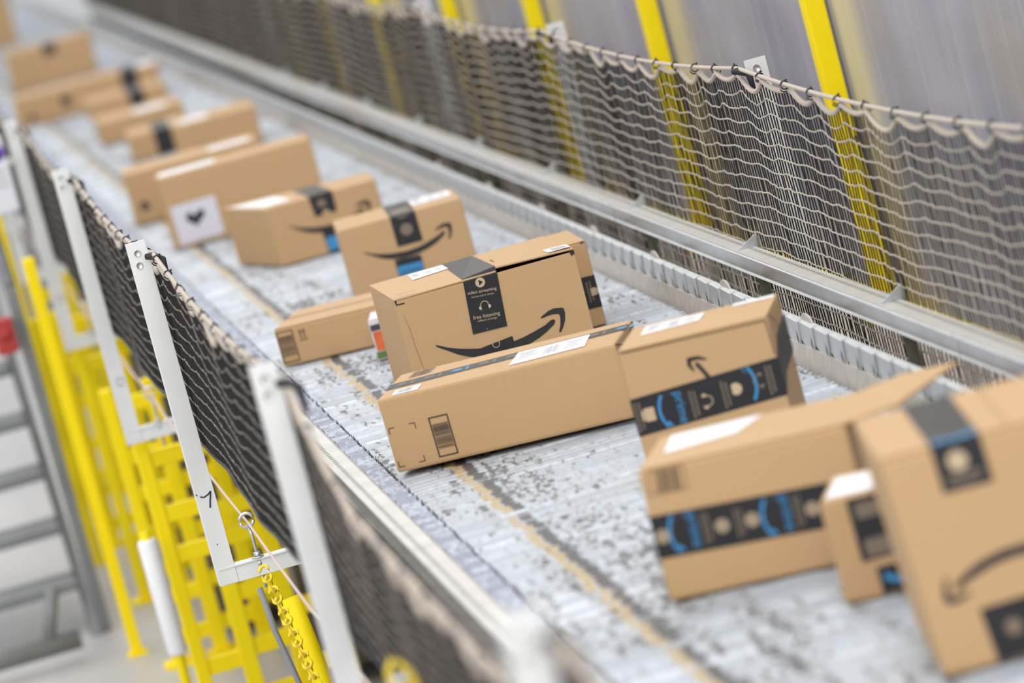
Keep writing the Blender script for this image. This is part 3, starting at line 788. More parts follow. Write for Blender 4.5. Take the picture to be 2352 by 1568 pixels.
SM = [(0.0621, 0.1203), (0.0706, 0.1165), (0.0861, 0.108), (0.1075, 0.0995), (0.1293, 0.0927), (0.1523, 0.0871), (0.1916, 0.0816), (0.227, 0.0821), (0.2484, 0.0847), (0.2758, 0.0906), (0.2997, 0.0968), (0.3139, 0.1038), (0.3208, 0.1039), (0.3231, 0.0995), (0.3178, 0.0924), (0.2996, 0.0821), (0.2802, 0.0739), (0.2577, 0.0674), (0.2325, 0.0634), (0.2079, 0.0618), (0.1739, 0.0638), (0.1476, 0.069), (0.1254, 0.0764), (0.1046, 0.0872), (0.0844, 0.1017), (0.0644, 0.1153)]
HD = [(0.2943, 0.1154), (0.3022, 0.1191), (0.314, 0.1244), (0.3266, 0.1263), (0.3431, 0.1233), (0.3472, 0.1205), (0.3474, 0.1098), (0.3437, 0.0954), (0.3372, 0.0835), (0.3295, 0.0737), (0.3267, 0.0731), (0.3252, 0.0752), (0.332, 0.0901), (0.3348, 0.1031), (0.3348, 0.1099), (0.3309, 0.1131), (0.3218, 0.1144), (0.3097, 0.1144), (0.2989, 0.1129), (0.2953, 0.1125)]
SMo = [(a - 0.0621, b_ - 0.1203) for a, b_ in SM]; HDo = [(a - 0.0621, b_ - 0.1203) for a, b_ in HD]
def smile(c_, o, sc, rot=0.0, mat='ink'):
    return c_.poly('smile_arrow', 'front', [xf(SMo, o, sc, rot), xf(HDo, o, sc, rot)], mat)
def phones(o, sc, rot=0.0):
    band = arc_band((0, 0), 0.42, 0.5, 0, PI, 12)
    l = [(-0.62, -0.05), (-0.40, 0.0), (-0.40, -0.45), (-0.62, -0.38), (-0.72, -0.2)]
    r_c = [(0.62, -0.05), (0.72, -0.2), (0.62, -0.38), (0.40, -0.45), (0.40, 0.0)]
    return [xf(q, o, sc, rot) for q in (band, l, r_c)]
def parcel_icon(o, sc, rot=0.0):
    return [xf(q, o, sc, rot) for q in ([(-0.5, -0.45), (0.5, -0.45), (0.5, 0.3), (-0.5, 0.3)], [(-0.42, 0.34), (0.42, 0.34), (0.3, 0.52), (-0.3, 0.52)])]
def prime_blue(c_, tape, u, v, hgt, flip=False):
    """blue word reading along the tape with its curved arrow"""
    sgn = -1 if flip else 1
    if not flip:
        c_.text('prime', 'front', (u + hgt * 0.10, v + hgt * 0.5), (u + hgt * 0.10, v - hgt * 0.5), 'print_blue', tape)
    sw = arc_band((u + sgn * hgt * 0.42, v), hgt * 0.84, hgt * 0.93, PI - 0.62, PI + 0.62, 12) if not flip else arc_band((u - hgt * 0.42, v), hgt * 0.84, hgt * 0.93, -0.62, 0.62, 12)
    hx, hy = (u - hgt * 0.27, v - hgt * 0.52) if not flip else (u + hgt * 0.27, v + hgt * 0.52)
    head = [(hx - 0.10 * hgt, hy + 0.10 * hgt * sgn), (hx + 0.16 * hgt * sgn, hy - 0.04 * hgt * sgn), (hx + 0.02 * hgt, hy + 0.20 * hgt * sgn)]
    c_.poly('blue_arrow', 'front', [sw, head], 'print_blue', 0.0013, tape)
def barcode(c_, name, face, quad, nb, mat, frame_=0.0022, horiz=True, e=EPS, fill=0.62, parent=None):
    """framed bars inside a quad given as BL, BR, TR, TL"""
    q = [np.array(p, float) for p in quad]
    def bi(a, b_): return tuple((q[0] * (1 - a) + q[1] * a) * (1 - b_) + (q[3] * (1 - a) + q[2] * a) * b_)
    W = np.linalg.norm(q[1] - q[0]); H = np.linalg.norm(q[3] - q[0])
    fx, fy = frame_ / W, frame_ / H
    pol = []
    if frame_:
        for (a0, b0, a1, b1) in ((0, 0, 1, fy), (0, 1 - fy, 1, 1), (0, fy, fx, 1 - fy), (1 - fx, fy, 1, 1 - fy)):
            pol.append([bi(a0, b0), bi(a1, b0), bi(a1, b1), bi(a0, b1)])
    rnd = random.Random(3)
    pos, lo, hi = 0.2, 0.2, 0.84
    if not frame_: pos, lo, hi = 0.0, 0.0, 1.0
    while pos < hi:
        wd = rnd.choice((0.008, 0.012, 0.02, 0.03)) * (30 / nb)
        gp = rnd.choice((0.010, 0.014, 0.024)) * (30 / nb)
        if pos + wd > hi: break
        if horiz: pol.append([bi(fx * 1.4, pos), bi(1 - fx * 1.4, pos), bi(1 - fx * 1.4, pos + wd), bi(fx * 1.4, pos + wd)])
        else: pol.append([bi(pos, fy * 1.4), bi(pos + wd, fy * 1.4), bi(pos + wd, 1 - fy * 1.4), bi(pos, 1 - fy * 1.4)])
        pos += wd + gp
    return c_.poly(name, face, pol, mat, e, parent)
def label_print(c_, lab, face, quad, e=0.0013):
    """grey lines and a bar block on a shipping label"""
    q = [np.array(p, float) for p in quad]
    def bi(a, b_): return tuple((q[0] * (1 - a) + q[1] * a) * (1 - b_) + (q[3] * (1 - a) + q[2] * a) * b_)
    pol = []
    rnd = random.Random(5)
    for a0, a1, b0, b1 in [(0.06, 0.30, 0.75, 0.82), (0.06, 0.25, 0.60, 0.66), (0.06, 0.33, 0.44, 0.50), (0.06, 0.22, 0.28, 0.33), (0.70, 0.92, 0.7, 0.76), (0.70, 0.88, 0.5, 0.56), (0.70, 0.9, 0.3, 0.36)]:
        pol.append([bi(a0, b0), bi(a1, b0), bi(a1, b1), bi(a0, b1)])
    x = 0.42
    while x < 0.62:
        wd = rnd.choice((0.006, 0.012)); pol.append([bi(x, 0.2), bi(x + wd, 0.2), bi(x + wd, 0.8), bi(x, 0.8)]); x += wd + rnd.choice((0.008, 0.014))
    return c_.poly('label_print', face, pol, 'label_grey', e, lab)
def label(c_, name, face, quad, printed=True, e=0.0010):
    l = c_.poly(name, face, [quad], 'label_white', e)
    if printed: label_print(c_, l, face, quad, e + 0.0004)
    return l
def col_lines(c_, tape, u, v0, v1, n=2, wd=0.0035, gap=0.0075, mat='print_tan_dim'):
    pol = []
    for k in range(n):
        a = u + k * gap
        x = v0 + 0.004 * k
        while x < v1 - 0.004 * k:
            ln = random.uniform(0.004, 0.008)
            pol.append([(a, x), (a + wd, x), (a + wd, min(x + ln, v1)), (a, min(x + ln, v1))]); x += ln + 0.0016
    c_.poly('small_print', 'front', pol, mat, 0.0013, tape)

PR = {
'B1': (1.219, 6.028, -0.139, 0.36, 0.347, 0.309, -0.05, 0.001), 'B2': (1.036, 7.042, -0.335, 0.329, 0.252, 0.212, 0.011, 0.001),
'B3': (1.231, 6.659, -0.329, 0.151, 0.195, 0.154, -0.019, -0.001), 'B4': (1.209, 8.069, -0.306, 0.272, 0.237, 0.249, -0.001, 0.0),
'B5': (0.867, 8.959, -0.315, 0.48, 0.272, 0.149, -0.021, -0.002), 'B6': (1.031, 9.782, 0.009, 0.399, 0.378, 0.237, 0.009, -0.001),
'B7': (1.267, 10.25, -0.03, 0.262, 0.27, 0.194, 0.0, 0.0), 'B8': (1.06, 10.691, -0.17, 0.059, 0.14, 0.097, -0.017, -0.001),
'B9': (0.873, 11.043, -0.337, 0.293, 0.27, 0.094, -0.019, -0.002), 'B10': (1.17, 11.933, -0.075, 0.327, 0.307, 0.185, -0.018, 0.0),
'B11': (1.115, 13.203, 0.0, 0.318, 0.30, 0.171, -0.03, 0.0), 'B12': (0.919, 14.495, -0.044, 0.492, 0.247, 0.226, -0.007, 0.0),
'B13': (0.887, 15.658, -0.054, 0.464, 0.31, 0.174, -0.014, 0.0), 'B14': (1.233, 17.659, -0.057, 0.317, 0.422, 0.139, -0.024, 0.0),
'B15': (1.099, 18.361, -0.045, 0.23, 0.411, 0.099, -0.012, 0.0), 'B16': (1.073, 19.614, -0.008, 0.361, 0.488, 0.094, 0.001, 0.0),
'B17': (1.143, 21.40, -0.012, 0.368, 0.45, 0.075, -0.007, 0.0), 'B18': (0.844, 22.152, -0.086, 0.695, 0.394, 0.135, 0.016, 0.0),
'B19': (0.98, 25.121, -0.065, 0.465, 0.401, 0.207, 0.018, 0.0)}

# the big carton cut by the right frame edge
c = Carton('carton', PR['B1'], 'big blurred carton cut off by the right frame edge, nearest the camera', bev=0.008)
tp = c.wrap('tape', 0.071, 0.139, 0.242, c.d - 0.002)
c.poly('blue_arrow', 'top', [stroke([(0.075, 0.012), (0.09, 0.006), (0.105, 0.004), (0.120, 0.008), (0.136, 0.022)], 0.018)], 'print_blue', 0.0014, tp)
c.poly('round_icon', 'front', [circ((0.101, 0.281), 0.014)], 'print_tan', 0.0014, tp)
c.poly('small_print', 'front', [[(0.08, 0.256), (0.128, 0.258), (0.128, 0.264), (0.08, 0.262)], [(0.085, 0.248), (0.125, 0.25), (0.125, 0.253), (0.085, 0.251)]], 'print_tan_dim', 0.0014, tp)
t2 = c.poly('lower_tape', 'front', [[(0.075, 0.003), (0.145, 0.006), (0.141, 0.082), (0.071, 0.079)]], 'tape', 0.0009)
c.poly('round_icon', 'front', [circ((0.108, 0.045), 0.012)], 'print_tan_dim', 0.0014, t2)
smile(c, (0.235, 0.118), 0.72, PI + 0.10)
# box with label and tape band, right of the belt centre
c = Carton('carton', PR['B2'], 'blurred carton with a full-width black tape band and an open side flap', lid='one', bev=0.006)
tp = c.poly('tape', 'front', [[(0.0, 0.069), (c.w, 0.058), (c.w, 0.127), (0.0, 0.137)]], 'tape', 0.0009)
for uu, vv in ((0.014, 0.103), (0.108, 0.099), (0.1555, 0.098), (0.25, 0.094)): c.poly('round_icon', 'front', [circ((uu, vv), 0.0115)], 'print_tan_mid', 0.0014, tp)
prime_blue(c, tp, 0.052, 0.103, 0.056); prime_blue(c, tp, 0.198, 0.096, 0.056)
col_lines(c, tp, 0.078, 0.076, 0.124); col_lines(c, tp, 0.130, 0.075, 0.122); col_lines(c, tp, 0.223, 0.07, 0.12)
barcode(c, 'barcode', 'front', [(0.0095, 0.169), (0.070, 0.167), (0.072, 0.206), (0.0145, 0.207)], 34, 'ink_soft', 0.0016, horiz=False)
label(c, 'shipping_label', 'top', [(0.030, 0.092), (0.142, 0.130), (0.172, 0.246), (0.022, 0.240)], False)
w_, d_, h_ = c.w, c.d, c.h
fp = [(w_ - 0.004, 0.004, 0), (0.412, 0.030, 0.006), (0.492, 0.225, 0.016), (0.40, 0.262, 0.010), (w_ - 0.004, d_ - 0.004, 0)]
fv = [c.sh(a, b_, h_ - 0.004 + z) for a, b_, z in fp] + [c.sh(a, b_, h_ + 0.0005 + z) for a, b_, z in fp]
mesh_obj('side_flap', fv, [(4, 3, 2, 1, 0), (5, 6, 7, 8, 9)] + [(i, (i + 1) % 5, 5 + (i + 1) % 5, 5 + i) for i in range(5)], 'cardboard', c.root)
# small box squeezed between the two
c = Carton('carton', PR['B3'], 'small carton with a white label squeezed between the big corner carton and the banded one', bev=0.005)
label(c, 'shipping_label', 'top', [(0.008, 0.022), (0.078, 0.030), (0.078, 0.165), (0.010, 0.175)], False)
tp = c.poly('tape', 'front', [[(0.040, 0.056), (0.110, 0.06), (0.109, 0.1535), (0.040, 0.1517)]], 'tape', 0.0009)
c.poly('small_print', 'front', [[(0.05, 0.062), (0.1, 0.064), (0.1, 0.09), (0.05, 0.088)]], 'print_tan_dim', 0.0014, tp)
c.poly('small_print', 'front', [[(0.05, 0.12), (0.1, 0.122), (0.1, 0.145), (0.05, 0.143)]], 'print_tan_dim', 0.0014, tp)
t2 = c.poly('lower_tape', 'front', [[(0.0575, 0.003), (0.125, 0.006), (0.125, 0.047), (0.0575, 0.044)]], 'tape', 0.0009)
c.poly('blue_arrow', 'front', [stroke([(0.066, 0.030), (0.08, 0.022), (0.095, 0.020), (0.11, 0.026)], 0.010)], 'print_blue', 0.0014, t2)
# right-hand box with the readable band
c = Carton('carton', PR['B4'], 'carton with a black blue-lettered tape band right of the long low carton', lid='one', bev=0.005)
tp = c.poly('tape', 'front', [[(0.0, 0.092), (c.w, 0.105), (c.w, 0.174), (0.0, 0.160)]], 'tape', 0.0009)
c.poly('side_tape', 'right', [[(0.0, 0.105), (0.0, 0.174), (0.07, 0.203), (c.d, 0.212), (c.d, 0.142), (0.07, 0.135)]], 'tape', 0.0009)
c.poly('box_icon', 'front', parcel_icon((0.027, 0.127), 0.024, PI / 2), 'print_tan', 0.0014, tp)
prime_blue(c, tp, 0.073, 0.1265, 0.056)
c.poly('headphones_icon', 'front', phones((0.1335, 0.127), 0.020, -PI / 2), 'print_tan', 0.0014, tp)
prime_blue(c, tp, 0.197, 0.139, 0.058, flip=True)
c.poly('round_icon', 'front', [circ((0.187, 0.136), 0.011, 14, -2.3, 2.3)], 'print_tan', 0.0014, tp)
c.poly('headphones_icon', 'front', phones((0.229, 0.141), 0.020, PI / 2), 'print_tan_dim', 0.0014, tp)
col_lines(c, tp, 0.004, 0.10, 0.152); col_lines(c, tp, 0.104, 0.102, 0.152); col_lines(c, tp, 0.162, 0.106, 0.157); col_lines(c, tp, 0.245, 0.112, 0.164)
c.poly('corner_arrow', 'front', [stroke([(0.1500, 0.1990), (0.136, 0.2050), (0.121, 0.2055)], [0.003, 0.007, 0.008]), stroke([(0.120, 0.2085), (0.118, 0.196), (0.1235, 0.1835)], [0.008, 0.0075, 0.003]), stroke([(0.130, 0.1965), (0.139, 0.181), (0.147, 0.164)], 0.0075)], 'ink')
label(c, 'shipping_label', 'top', [(0.029, 0.118), (0.135, 0.135), (0.139, 0.215), (0.029, 0.215)])
label(c, 'side_label', 'top', [(0.190, 0.205), (0.266, 0.20), (0.266, 0.234), (0.190, 0.234)], False)
c.poly('lid_seam', 'front', [stroke([(0.004, 0.2435), (0.14, 0.2425), (0.268, 0.2415)], 0.0026), stroke([(0.2665, 0.241), (0.2675, 0.215), (0.269, 0.178)], 0.0022)], 'ink_soft')
c.poly('lid_seam', 'right', [stroke([(0.03, 0.245), (0.09, 0.225), (0.14, 0.19)], 0.002)], 'ink_soft')
# the long low box in focus
c = Carton('carton', PR['B5'], 'long low carton in focus with a framed barcode on its left end', lid=None, bev=0.006, z0=0.0100)
box('bottom_flap', 0.03, c.w - 0.01, 0.10, c.d - 0.02, -0.0085, 0.0005, 'cardboard', c.root)
barcode(c, 'barcode', 'front', [(0.0876, 0.0119), (0.1268, 0.0119), (0.1268, 0.0925), (0.0876, 0.0925)], 46, 'ink', 0.0026)
br = []
for (ux, vx, su, sv) in ((0.006, 0.0105, 1, 1), (0.0598, 0.0115, -1, 1), (0.0603, 0.0905, -1, -1), (0.0061, 0.090, 1, -1)):
    L_, t_ = 0.0125, 0.0016
    c.poly('scan_corner', 'front', [[(ux, vx), (ux + su * L_, vx), (ux + su * L_, vx + sv * t_), (ux + su * t_, vx + sv * t_), (ux + su * t_, vx + sv * L_), (ux, vx + sv * L_)]], 'ink')
tp = c.poly('tape', 'top', [[(0.0, 0.092), (0.48, 0.150), (0.48, 0.216), (0.0, 0.158)]], 'tape', 0.0008)
pb, pt = [], []
for k in range(9):
    u = 0.03 + k * 0.055
    v = 0.125 + u * 0.122
    c.poly('tape_icon', 'top', [xf(circ((0, 0), 0.012, 10), (u, v), 1.0)], 'print_blue' if k % 3 == 2 else 'print_tan_dim', 0.0012, tp)
    c.poly('tape_print', 'top', [[(u + 0.018, v - 0.018), (u + 0.024, v - 0.018), (u + 0.024, v + 0.018), (u + 0.018, v + 0.018)]], 'print_blue' if k % 3 == 2 else 'print_tan_dim', 0.0012, tp)
sq = [(0.030, 0.006), (0.0815, 0.010), (0.080, 0.070), (0.0275, 0.064)]
sm = label(c, 'small_label', 'top', sq, False, 0.0011)
barcode(c, 'barcode', 'top', [(0.036, 0.018), (0.066, 0.020), (0.065, 0.060), (0.034, 0.056)], 30, 'label_grey', 0.0, False, 0.0016, parent=sm)
label(c, 'shipping_label', 'top', [(0.262, 0.036), (0.412, 0.055), (0.404, 0.195), (0.260, 0.180)], True, 0.0013)
barcode(c, 'printed_code', 'top', [(0.03, 0.19), (0.075, 0.196), (0.078, 0.262), (0.033, 0.256)], 40, 'ink_soft', 0.0, False)
c.poly('end_crease', 'right', [stroke([(0.004, 0.146), (0.10, 0.128), (0.135, 0.120), (0.17, 0.130), (0.268, 0.146)], 0.003)], 'inside_board')
# the centre box with the open lid
c = Carton('carton', PR['B6'], 'tall carton in focus with a white-lettered black tape and a dark smile arrow', lid='open')
w_, d_, h_ = c.w, c.d, c.h
tk = 0.005
top_l, top_r = h_ - 0.004, h_ - 0.010
def wallp(name, v8): return hexa(name, [c.sh(*q) for q in v8], 'cardboard', c.root, 0.0018, 2)
wallp('front_wall', [(0, 0, 0), (w_, 0, 0), (w_, tk, 0), (0, tk, 0), (0, 0, top_l), (w_, 0, top_l - 0.0015), (w_, tk, top_l - 0.0015), (0, tk, top_l)])
wallp('back_wall', [(0, d_ - tk, 0), (w_, d_ - tk, 0), (w_, d_, 0), (0, d_, 0), (0, d_ - tk, top_l), (w_, d_ - tk, top_l), (w_, d_, top_l), (0, d_, top_l)])
wallp('left_wall', [(0, tk, 0), (tk, tk, 0), (tk, d_ - tk, 0), (0, d_ - tk, 0), (0, tk, top_l), (tk, tk, top_l), (tk, d_ - tk, top_l), (0, d_ - tk, top_l)])
wallp('right_wall', [(w_ - tk, tk, 0), (w_, tk, 0), (w_, d_ - tk, 0), (w_ - tk, d_ - tk, 0), (w_ - tk, tk, top_l), (w_, tk, top_l), (w_, d_ - tk, top_l), (w_ - tk, d_ - tk, top_l)])
box('base', tk, w_ - tk, tk, d_ - tk, 0, 0.004, 'inside_board', c.root)
um = 0.226
wallp('top_flap', [(0, -0.001, top_l), (um, -0.001, top_l + 0.0005), (um, d_, top_l), (0, d_, top_l), (0, -0.001, h_), (um, -0.001, h_ + 0.0005), (um, d_, h_), (0, d_, h_)])
wallp('top_flap', [(um + 0.001, -0.001, top_l + 0.0085), (w_, -0.001, top_l + 0.0022), (w_, d_, top_l), (um + 0.001, d_, top_l), (um + 0.001, -0.001, h_ + 0.0085), (w_, -0.001, h_ + 0.0022), (w_, d_, h_), (um + 0.001, d_, h_)])
tp = c.poly('tape', 'front', [[(0.1453, 0.1199), (0.2205, 0.1174), (0.2275, h_ - 0.0045), (0.1525, h_ - 0.0045)]], 'tape', 0.0016)
V = [c.at('front', 0.1525, h_ - 0.0045, 0.0016), c.at('front', 0.2275, h_ - 0.0045, 0.0016), c.at('top', 0.2275, 0.006, 0.0098), c.at('top', 0.1525, 0.006, 0.0020), c.at('top', 0.2340, d_ - 0.01, 0.0022), c.at('top', 0.1640, d_ - 0.01, 0.0012)]
mesh_obj('top_tape', V, [(0, 1, 2, 3), (3, 2, 4, 5)], 'tape', c.root)
c.poly('play_icon', 'front', [circ((0.1876, 0.2225), 0.0105, 22)], 'print_tan', 0.0020, tp)
c.poly('play_mark', 'front', [[(0.1843, 0.2165), (0.1938, 0.2222), (0.1848, 0.2290)]], 'tape', 0.0023, tp)
c.text('video streaming', 'front', (0.1551, 0.2040), (0.2180, 0.1985), 'print_tan', tp, 0.0020)
c.text('movies and tv shows', 'front', (0.1613, 0.1950), (0.2102, 0.1912), 'print_tan', tp, 0.0020)
c.poly('headphones_icon', 'front', phones((0.1848, 0.1735), 0.0190, -0.04), 'print_tan', 0.0020, tp)
c.text('free listening', 'front', (0.1540, 0.1500), (0.2119, 0.1455), 'print_tan', tp, 0.0020)
c.text('millions of songs', 'front', (0.1620, 0.1425), (0.2034, 0.1395), 'print_tan', tp, 0.0020)
c.poly('blue_dot', 'front', [circ((0.1775, 0.1235), 0.0014, 10)], 'print_blue', 0.0020, tp)
c.poly('smile_arrow', 'front', [SM, HD], 'ink', 0.0009)
t2 = c.poly('lower_tape', 'front', [[(0.1532, 0.001), (0.228, 0.001), (0.2258, 0.094), (0.1495, 0.0869)]], 'tape', 0.0016)
c.poly('headphones_icon', 'front', [arc_band((0.188, 0.0870), 0.0068, 0.0080, PI + 0.1, 2 * PI + 0.1, 12), [(0.1795, 0.0895), (0.1815, 0.0897), (0.1812, 0.0862), (0.1793, 0.0860)], [(0.1945, 0.0908), (0.1963, 0.0911), (0.1965, 0.0872), (0.1947, 0.0868)]], 'print_tan', 0.0020, t2)
c.poly('fold_mark', 'front', [stroke([(0.002, 0.2245), (0.021, 0.2235)], 0.0028)], 'ink')
c.poly('corner_notch', 'front', [[(0.388, h_ - 0.002), (0.3985, h_ - 0.002), (0.3985, h_ - 0.012), (0.394, h_ - 0.011), (0.392, h_ - 0.015), (0.3895, h_ - 0.010)], [(0.0005, h_ - 0.004), (0.005, h_ - 0.004), (0.005, h_ - 0.012), (0.002, h_ - 0.010)]], 'dark_slot', 0.0010)
c.poly('side_crease', 'front', [stroke([(0.012, 0.20), (0.018, 0.17), (0.020, 0.13), (0.028, 0.06), (0.030, 0.01)], [0.0008, 0.0014, 0.0016, 0.0012, 0.0008])], 'crease', 0.0006)
label(c, 'shipping_label', 'top', [(0.078, 0.235), (0.163, 0.262), (0.164, 0.355), (0.085, 0.352)], True, 0.0016)
l2 = label(c, 'small_label', 'top', [(0.345, 0.010), (0.395, 0.006), (0.395, 0.070), (0.345, 0.080)], False, 0.0058)
c.poly('label_print', 'top', [[(0.358, 0.02), (0.390, 0.017), (0.390, 0.058), (0.358, 0.066)]], 'label_grey', 0.0062, l2)
c.poly('flap_mark', 'top', [stroke([(0.246, 0.02), (0.246, 0.08)], 0.0022), stroke([(0.243, 0.11), (0.243, 0.17)], 0.0022), stroke([(0.010, 0.012), (0.052, 0.010)], 0.004)], 'ink', 0.0064)
# carton behind it
c = Carton('carton', PR['B7'], 'carton half hidden behind the tall focused carton, parcel icon on its tape', lid='y')
tp = c.poly('tape', 'front', [[(0.10, 0.046), (c.w, 0.0408), (c.w, 0.1135), (0.10, 0.119)]], 'tape', 0.0009)
c.poly('box_icon', 'front', parcel_icon((0.2525, 0.078), 0.017, -PI / 2), 'print_tan', 0.0014, tp)
col_lines(c, tp, 0.238, 0.055, 0.102); col_lines(c, tp, 0.19, 0.055, 0.102)
c.poly('fold_mark', 'front', [stroke([(0.2532, 0.186), (0.2532, 0.1935)], 0.002), stroke([(0.247, 0.190), (0.260, 0.190)], 0.0016)], 'ink')
# small printed retail pack
c = Carton('retail_pack', PR['B8'], 'small orange and white printed pack left of the tall focused carton', cat='package', group=None, lid='one', mat='toy_white', bev=0.003)
c.poly('orange_panel', 'front', [[(0.004, 0.022), (0.055, 0.022), (0.055, 0.068), (0.004, 0.068)]], 'toy_orange')
c.poly('green_strip', 'front', [[(0.0, 0.004), (0.058, 0.004), (0.058, 0.02), (0.0, 0.02)]], 'toy_green')
c.poly('dark_band', 'front', [[(0.002, 0.07), (0.056, 0.07), (0.056, 0.084), (0.002, 0.084)]], 'toy_dark')
# low box at the left edge
c = Carton('carton', PR['B9'], 'low carton with a barcode at the left belt edge, behind the long focused one', lid='y', bev=0.005)
barcode(c, 'barcode', 'front', [(0.003, 0.0077), (0.044, 0.0085), (0.044, 0.086), (0.003, 0.085)], 40, 'ink_soft', 0.0030)
c.poly('up_arrows', 'front', [[(0.056, 0.0535), (0.076, 0.0535), (0.076, 0.0560), (0.056, 0.0560)], [(0.0595, 0.0585), (0.0625, 0.0585), (0.0625, 0.073), (0.0595, 0.073)], [(0.057, 0.073), (0.065, 0.073), (0.061, 0.082)], [(0.0685, 0.0585), (0.0715, 0.0585), (0.0715, 0.073), (0.0685, 0.073)], [(0.066, 0.073), (0.074, 0.073), (0.070, 0.082)]], 'ink_soft')
c.poly('top_seam', 'top', [[(0.0, 0.130), (c.w, 0.130), (c.w, 0.142), (0.0, 0.142)]], 'ink_soft', 0.0004)
# smile box behind the focused one
c = Carton('carton', PR['B10'], 'carton with a smile arrow directly behind the tall focused one', bev=0.005)
tp = c.wrap('tape', 0.138, 0.205, 0.106, c.d - 0.002)
c.poly('round_icon', 'front', [stroke([(0.158, 0.181), (0.170, 0.176), (0.184, 0.182)], 0.004), circ((0.172, 0.145), 0.016, 14)], 'print_tan_dim', 0.0014, tp)
c.poly('small_print', 'top', [[(0.148, 0.03), (0.195, 0.03), (0.195, 0.14), (0.148, 0.14)]], 'print_tan_dim', 0.0014, tp)
smile(c, (0.0487, 0.1168), 0.83, 0.06)
t2 = c.poly('lower_tape', 'front', [[(0.1202, 0.0), (0.1894, 0.0), (0.189, 0.073), (0.1204, 0.076)]], 'tape', 0.0009)
c.poly('blue_panel', 'front', [[(0.1225, 0.030), (0.187, 0.029), (0.187, 0.056), (0.1225, 0.057)]], 'print_blue', 0.0014, t2)
c.text('prime', 'front', (0.130, 0.034), (0.180, 0.034), 'tape', t2, 0.0018)
label(c, 'shipping_label', 'top', [(0.208, 0.13), (0.313, 0.14), (0.312, 0.29), (0.206, 0.28)], True)
# turned box with a wide left face
c = Carton('carton', PR['B11'], 'carton turned to show its pale left side, smile arrow cut by black tape', lid=None, foot=[(0, 0), (0.323, 0.0), (0.338, 0.259), (-0.088, 0.379)], bev=0.005)
tp = c.poly('tape', 'front', [[(0.130, 0.111), (0.193, 0.112), (0.196, 0.170), (0.126, 0.170)]], 'tape', 0.0012)
c.poly('top_tape', 'top', [[(0.126, 0.0), (0.196, 0.0), (0.185, 0.29), (0.115, 0.305)]], 'tape', 0.0010)
c.poly('box_icon', 'front', parcel_icon((0.158, 0.145), 0.024), 'print_tan_dim', 0.0016, tp)
c.poly('smile_cut', 'front', [circ((0.163, 0.112), 0.012, 12, 0, PI)], 'cardboard', 0.0016, tp)
smile(c, (0.048, 0.108), 0.85, 0.03)
t2 = c.poly('lower_tape', 'front', [[(0.140, 0.0), (0.205, 0.0), (0.203, 0.072), (0.135, 0.074)]], 'tape', 0.0012)
c.poly('blue_panel', 'front', [[(0.142, 0.008), (0.203, 0.008), (0.201, 0.046), (0.141, 0.047)]], 'print_blue', 0.0016, t2)
label(c, 'shipping_label', 'top', [(0.000, 0.055), (0.085, 0.060), (0.06, 0.29), (-0.075, 0.33)], False)
# long tall box with the square sticker
c = Carton('carton', PR['B12'], 'long tall blurred carton with a square pale sticker showing a dark emblem', lid='one', bev=0.006)
st_ = c.poly('square_sticker', 'front', [[(0.018, 0.009), (0.1586, 0.0150), (0.1584, 0.1355), (0.0162, 0.133)]], 'sticker_lilac', 0.0009)
c.poly('emblem', 'front', [[(0.058, 0.098), (0.066, 0.104), (0.076, 0.098), (0.084, 0.090), (0.095, 0.101), (0.108, 0.104), (0.117, 0.096), (0.112, 0.080), (0.098, 0.072), (0.090, 0.060), (0.080, 0.058), (0.074, 0.068), (0.062, 0.072), (0.056, 0.086)]], 'ink', 0.0014, st_)
label(c, 'shipping_label', 'top', [(0.010, 0.06), (0.190, 0.08), (0.194, 0.22), (0.014, 0.20)], False)
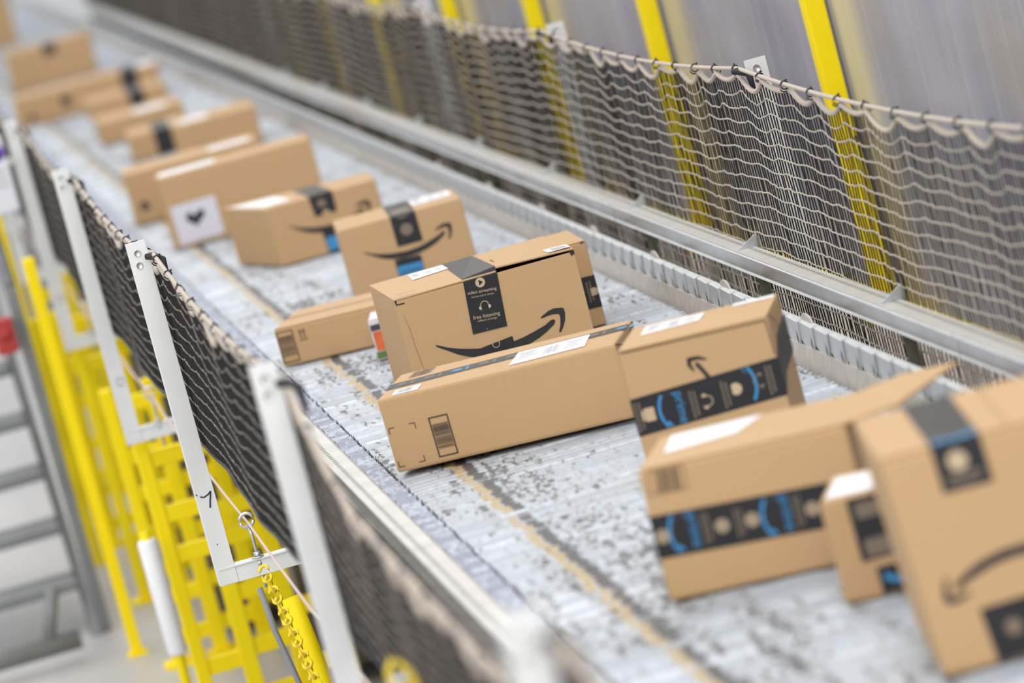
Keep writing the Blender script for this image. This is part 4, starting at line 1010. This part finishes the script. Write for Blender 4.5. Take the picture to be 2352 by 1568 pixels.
# box behind, left
c = Carton('carton', PR['B13'], 'blurred carton with a small dark logo just behind the sticker carton', lid='y', bev=0.006)
c.poly('emblem', 'front', [circ((0.045, 0.058), 0.017, 12)], 'ink_soft')
label(c, 'shipping_label', 'top', [(0.30, 0.05), (0.44, 0.06), (0.44, 0.2), (0.30, 0.19)], False)
c = Carton('carton', PR['B14'], 'blurred carton on the right belt half, third row behind the sticker carton', lid='x', bev=0.006)
label(c, 'shipping_label', 'top', [(0.03, 0.1), (0.14, 0.1), (0.14, 0.3), (0.03, 0.3)], False)
c = Carton('carton', PR['B15'], 'small flat carton crossed by black tape, behind the sticker carton', lid='x', bev=0.005)
c.wrap('tape', 0.10, 0.17, 0.0, c.d - 0.002)
label(c, 'shipping_label', 'top', [(0.175, 0.05), (0.225, 0.05), (0.225, 0.3), (0.175, 0.3)], False)
PR['B15b'] = (1.135, 16.75, -0.03, 0.27, 0.36, 0.085, 0, 0)
c = Carton('carton', PR['B15b'], 'low carton with a diagonal black tape end, between two taped flat cartons', lid='x', bev=0.005)
c.wrap('tape', 0.12, 0.19, 0.02, c.d - 0.002)
c = Carton('carton', PR['B16'], 'blurred flat carton with a plain front, left half of the belt', lid='y', bev=0.006)
label(c, 'shipping_label', 'top', [(0.16, 0.06), (0.30, 0.06), (0.30, 0.3), (0.16, 0.3)], False)
c = Carton('carton', PR['B17'], 'blurred flat carton with a dark tape crossing its top, far up the belt', lid='x', bev=0.006)
c.wrap('tape', 0.19, 0.262, 0.002, c.d - 0.002)
c = Carton('carton', PR['B18'], 'wide far carton spanning the belt, blue-black tape at its right', lid='x', bev=0.006)
c.wrap('tape', 0.52, 0.60, 0.002, c.d - 0.002)
c.poly('emblem', 'front', [circ((0.245, 0.072), 0.026, 12), circ((0.075, 0.035), 0.018, 10)], 'ink')
label(c, 'shipping_label', 'top', [(0.60, 0.05), (0.69, 0.05), (0.69, 0.35), (0.60, 0.35)], False)
c = Carton('carton', PR['B19'], 'farthest tall carton with a dark tape tab on its top edge', lid='x', bev=0.008)
c.wrap('tape', 0.205, 0.275, 0.150, 0.16)
c = Carton('carton', (0.90, 30.6, 0.05, 0.42, 0.4, 0.36, 0, 0), 'dark brown carton corner at the top left of the frame', lid='x', bev=0.008)
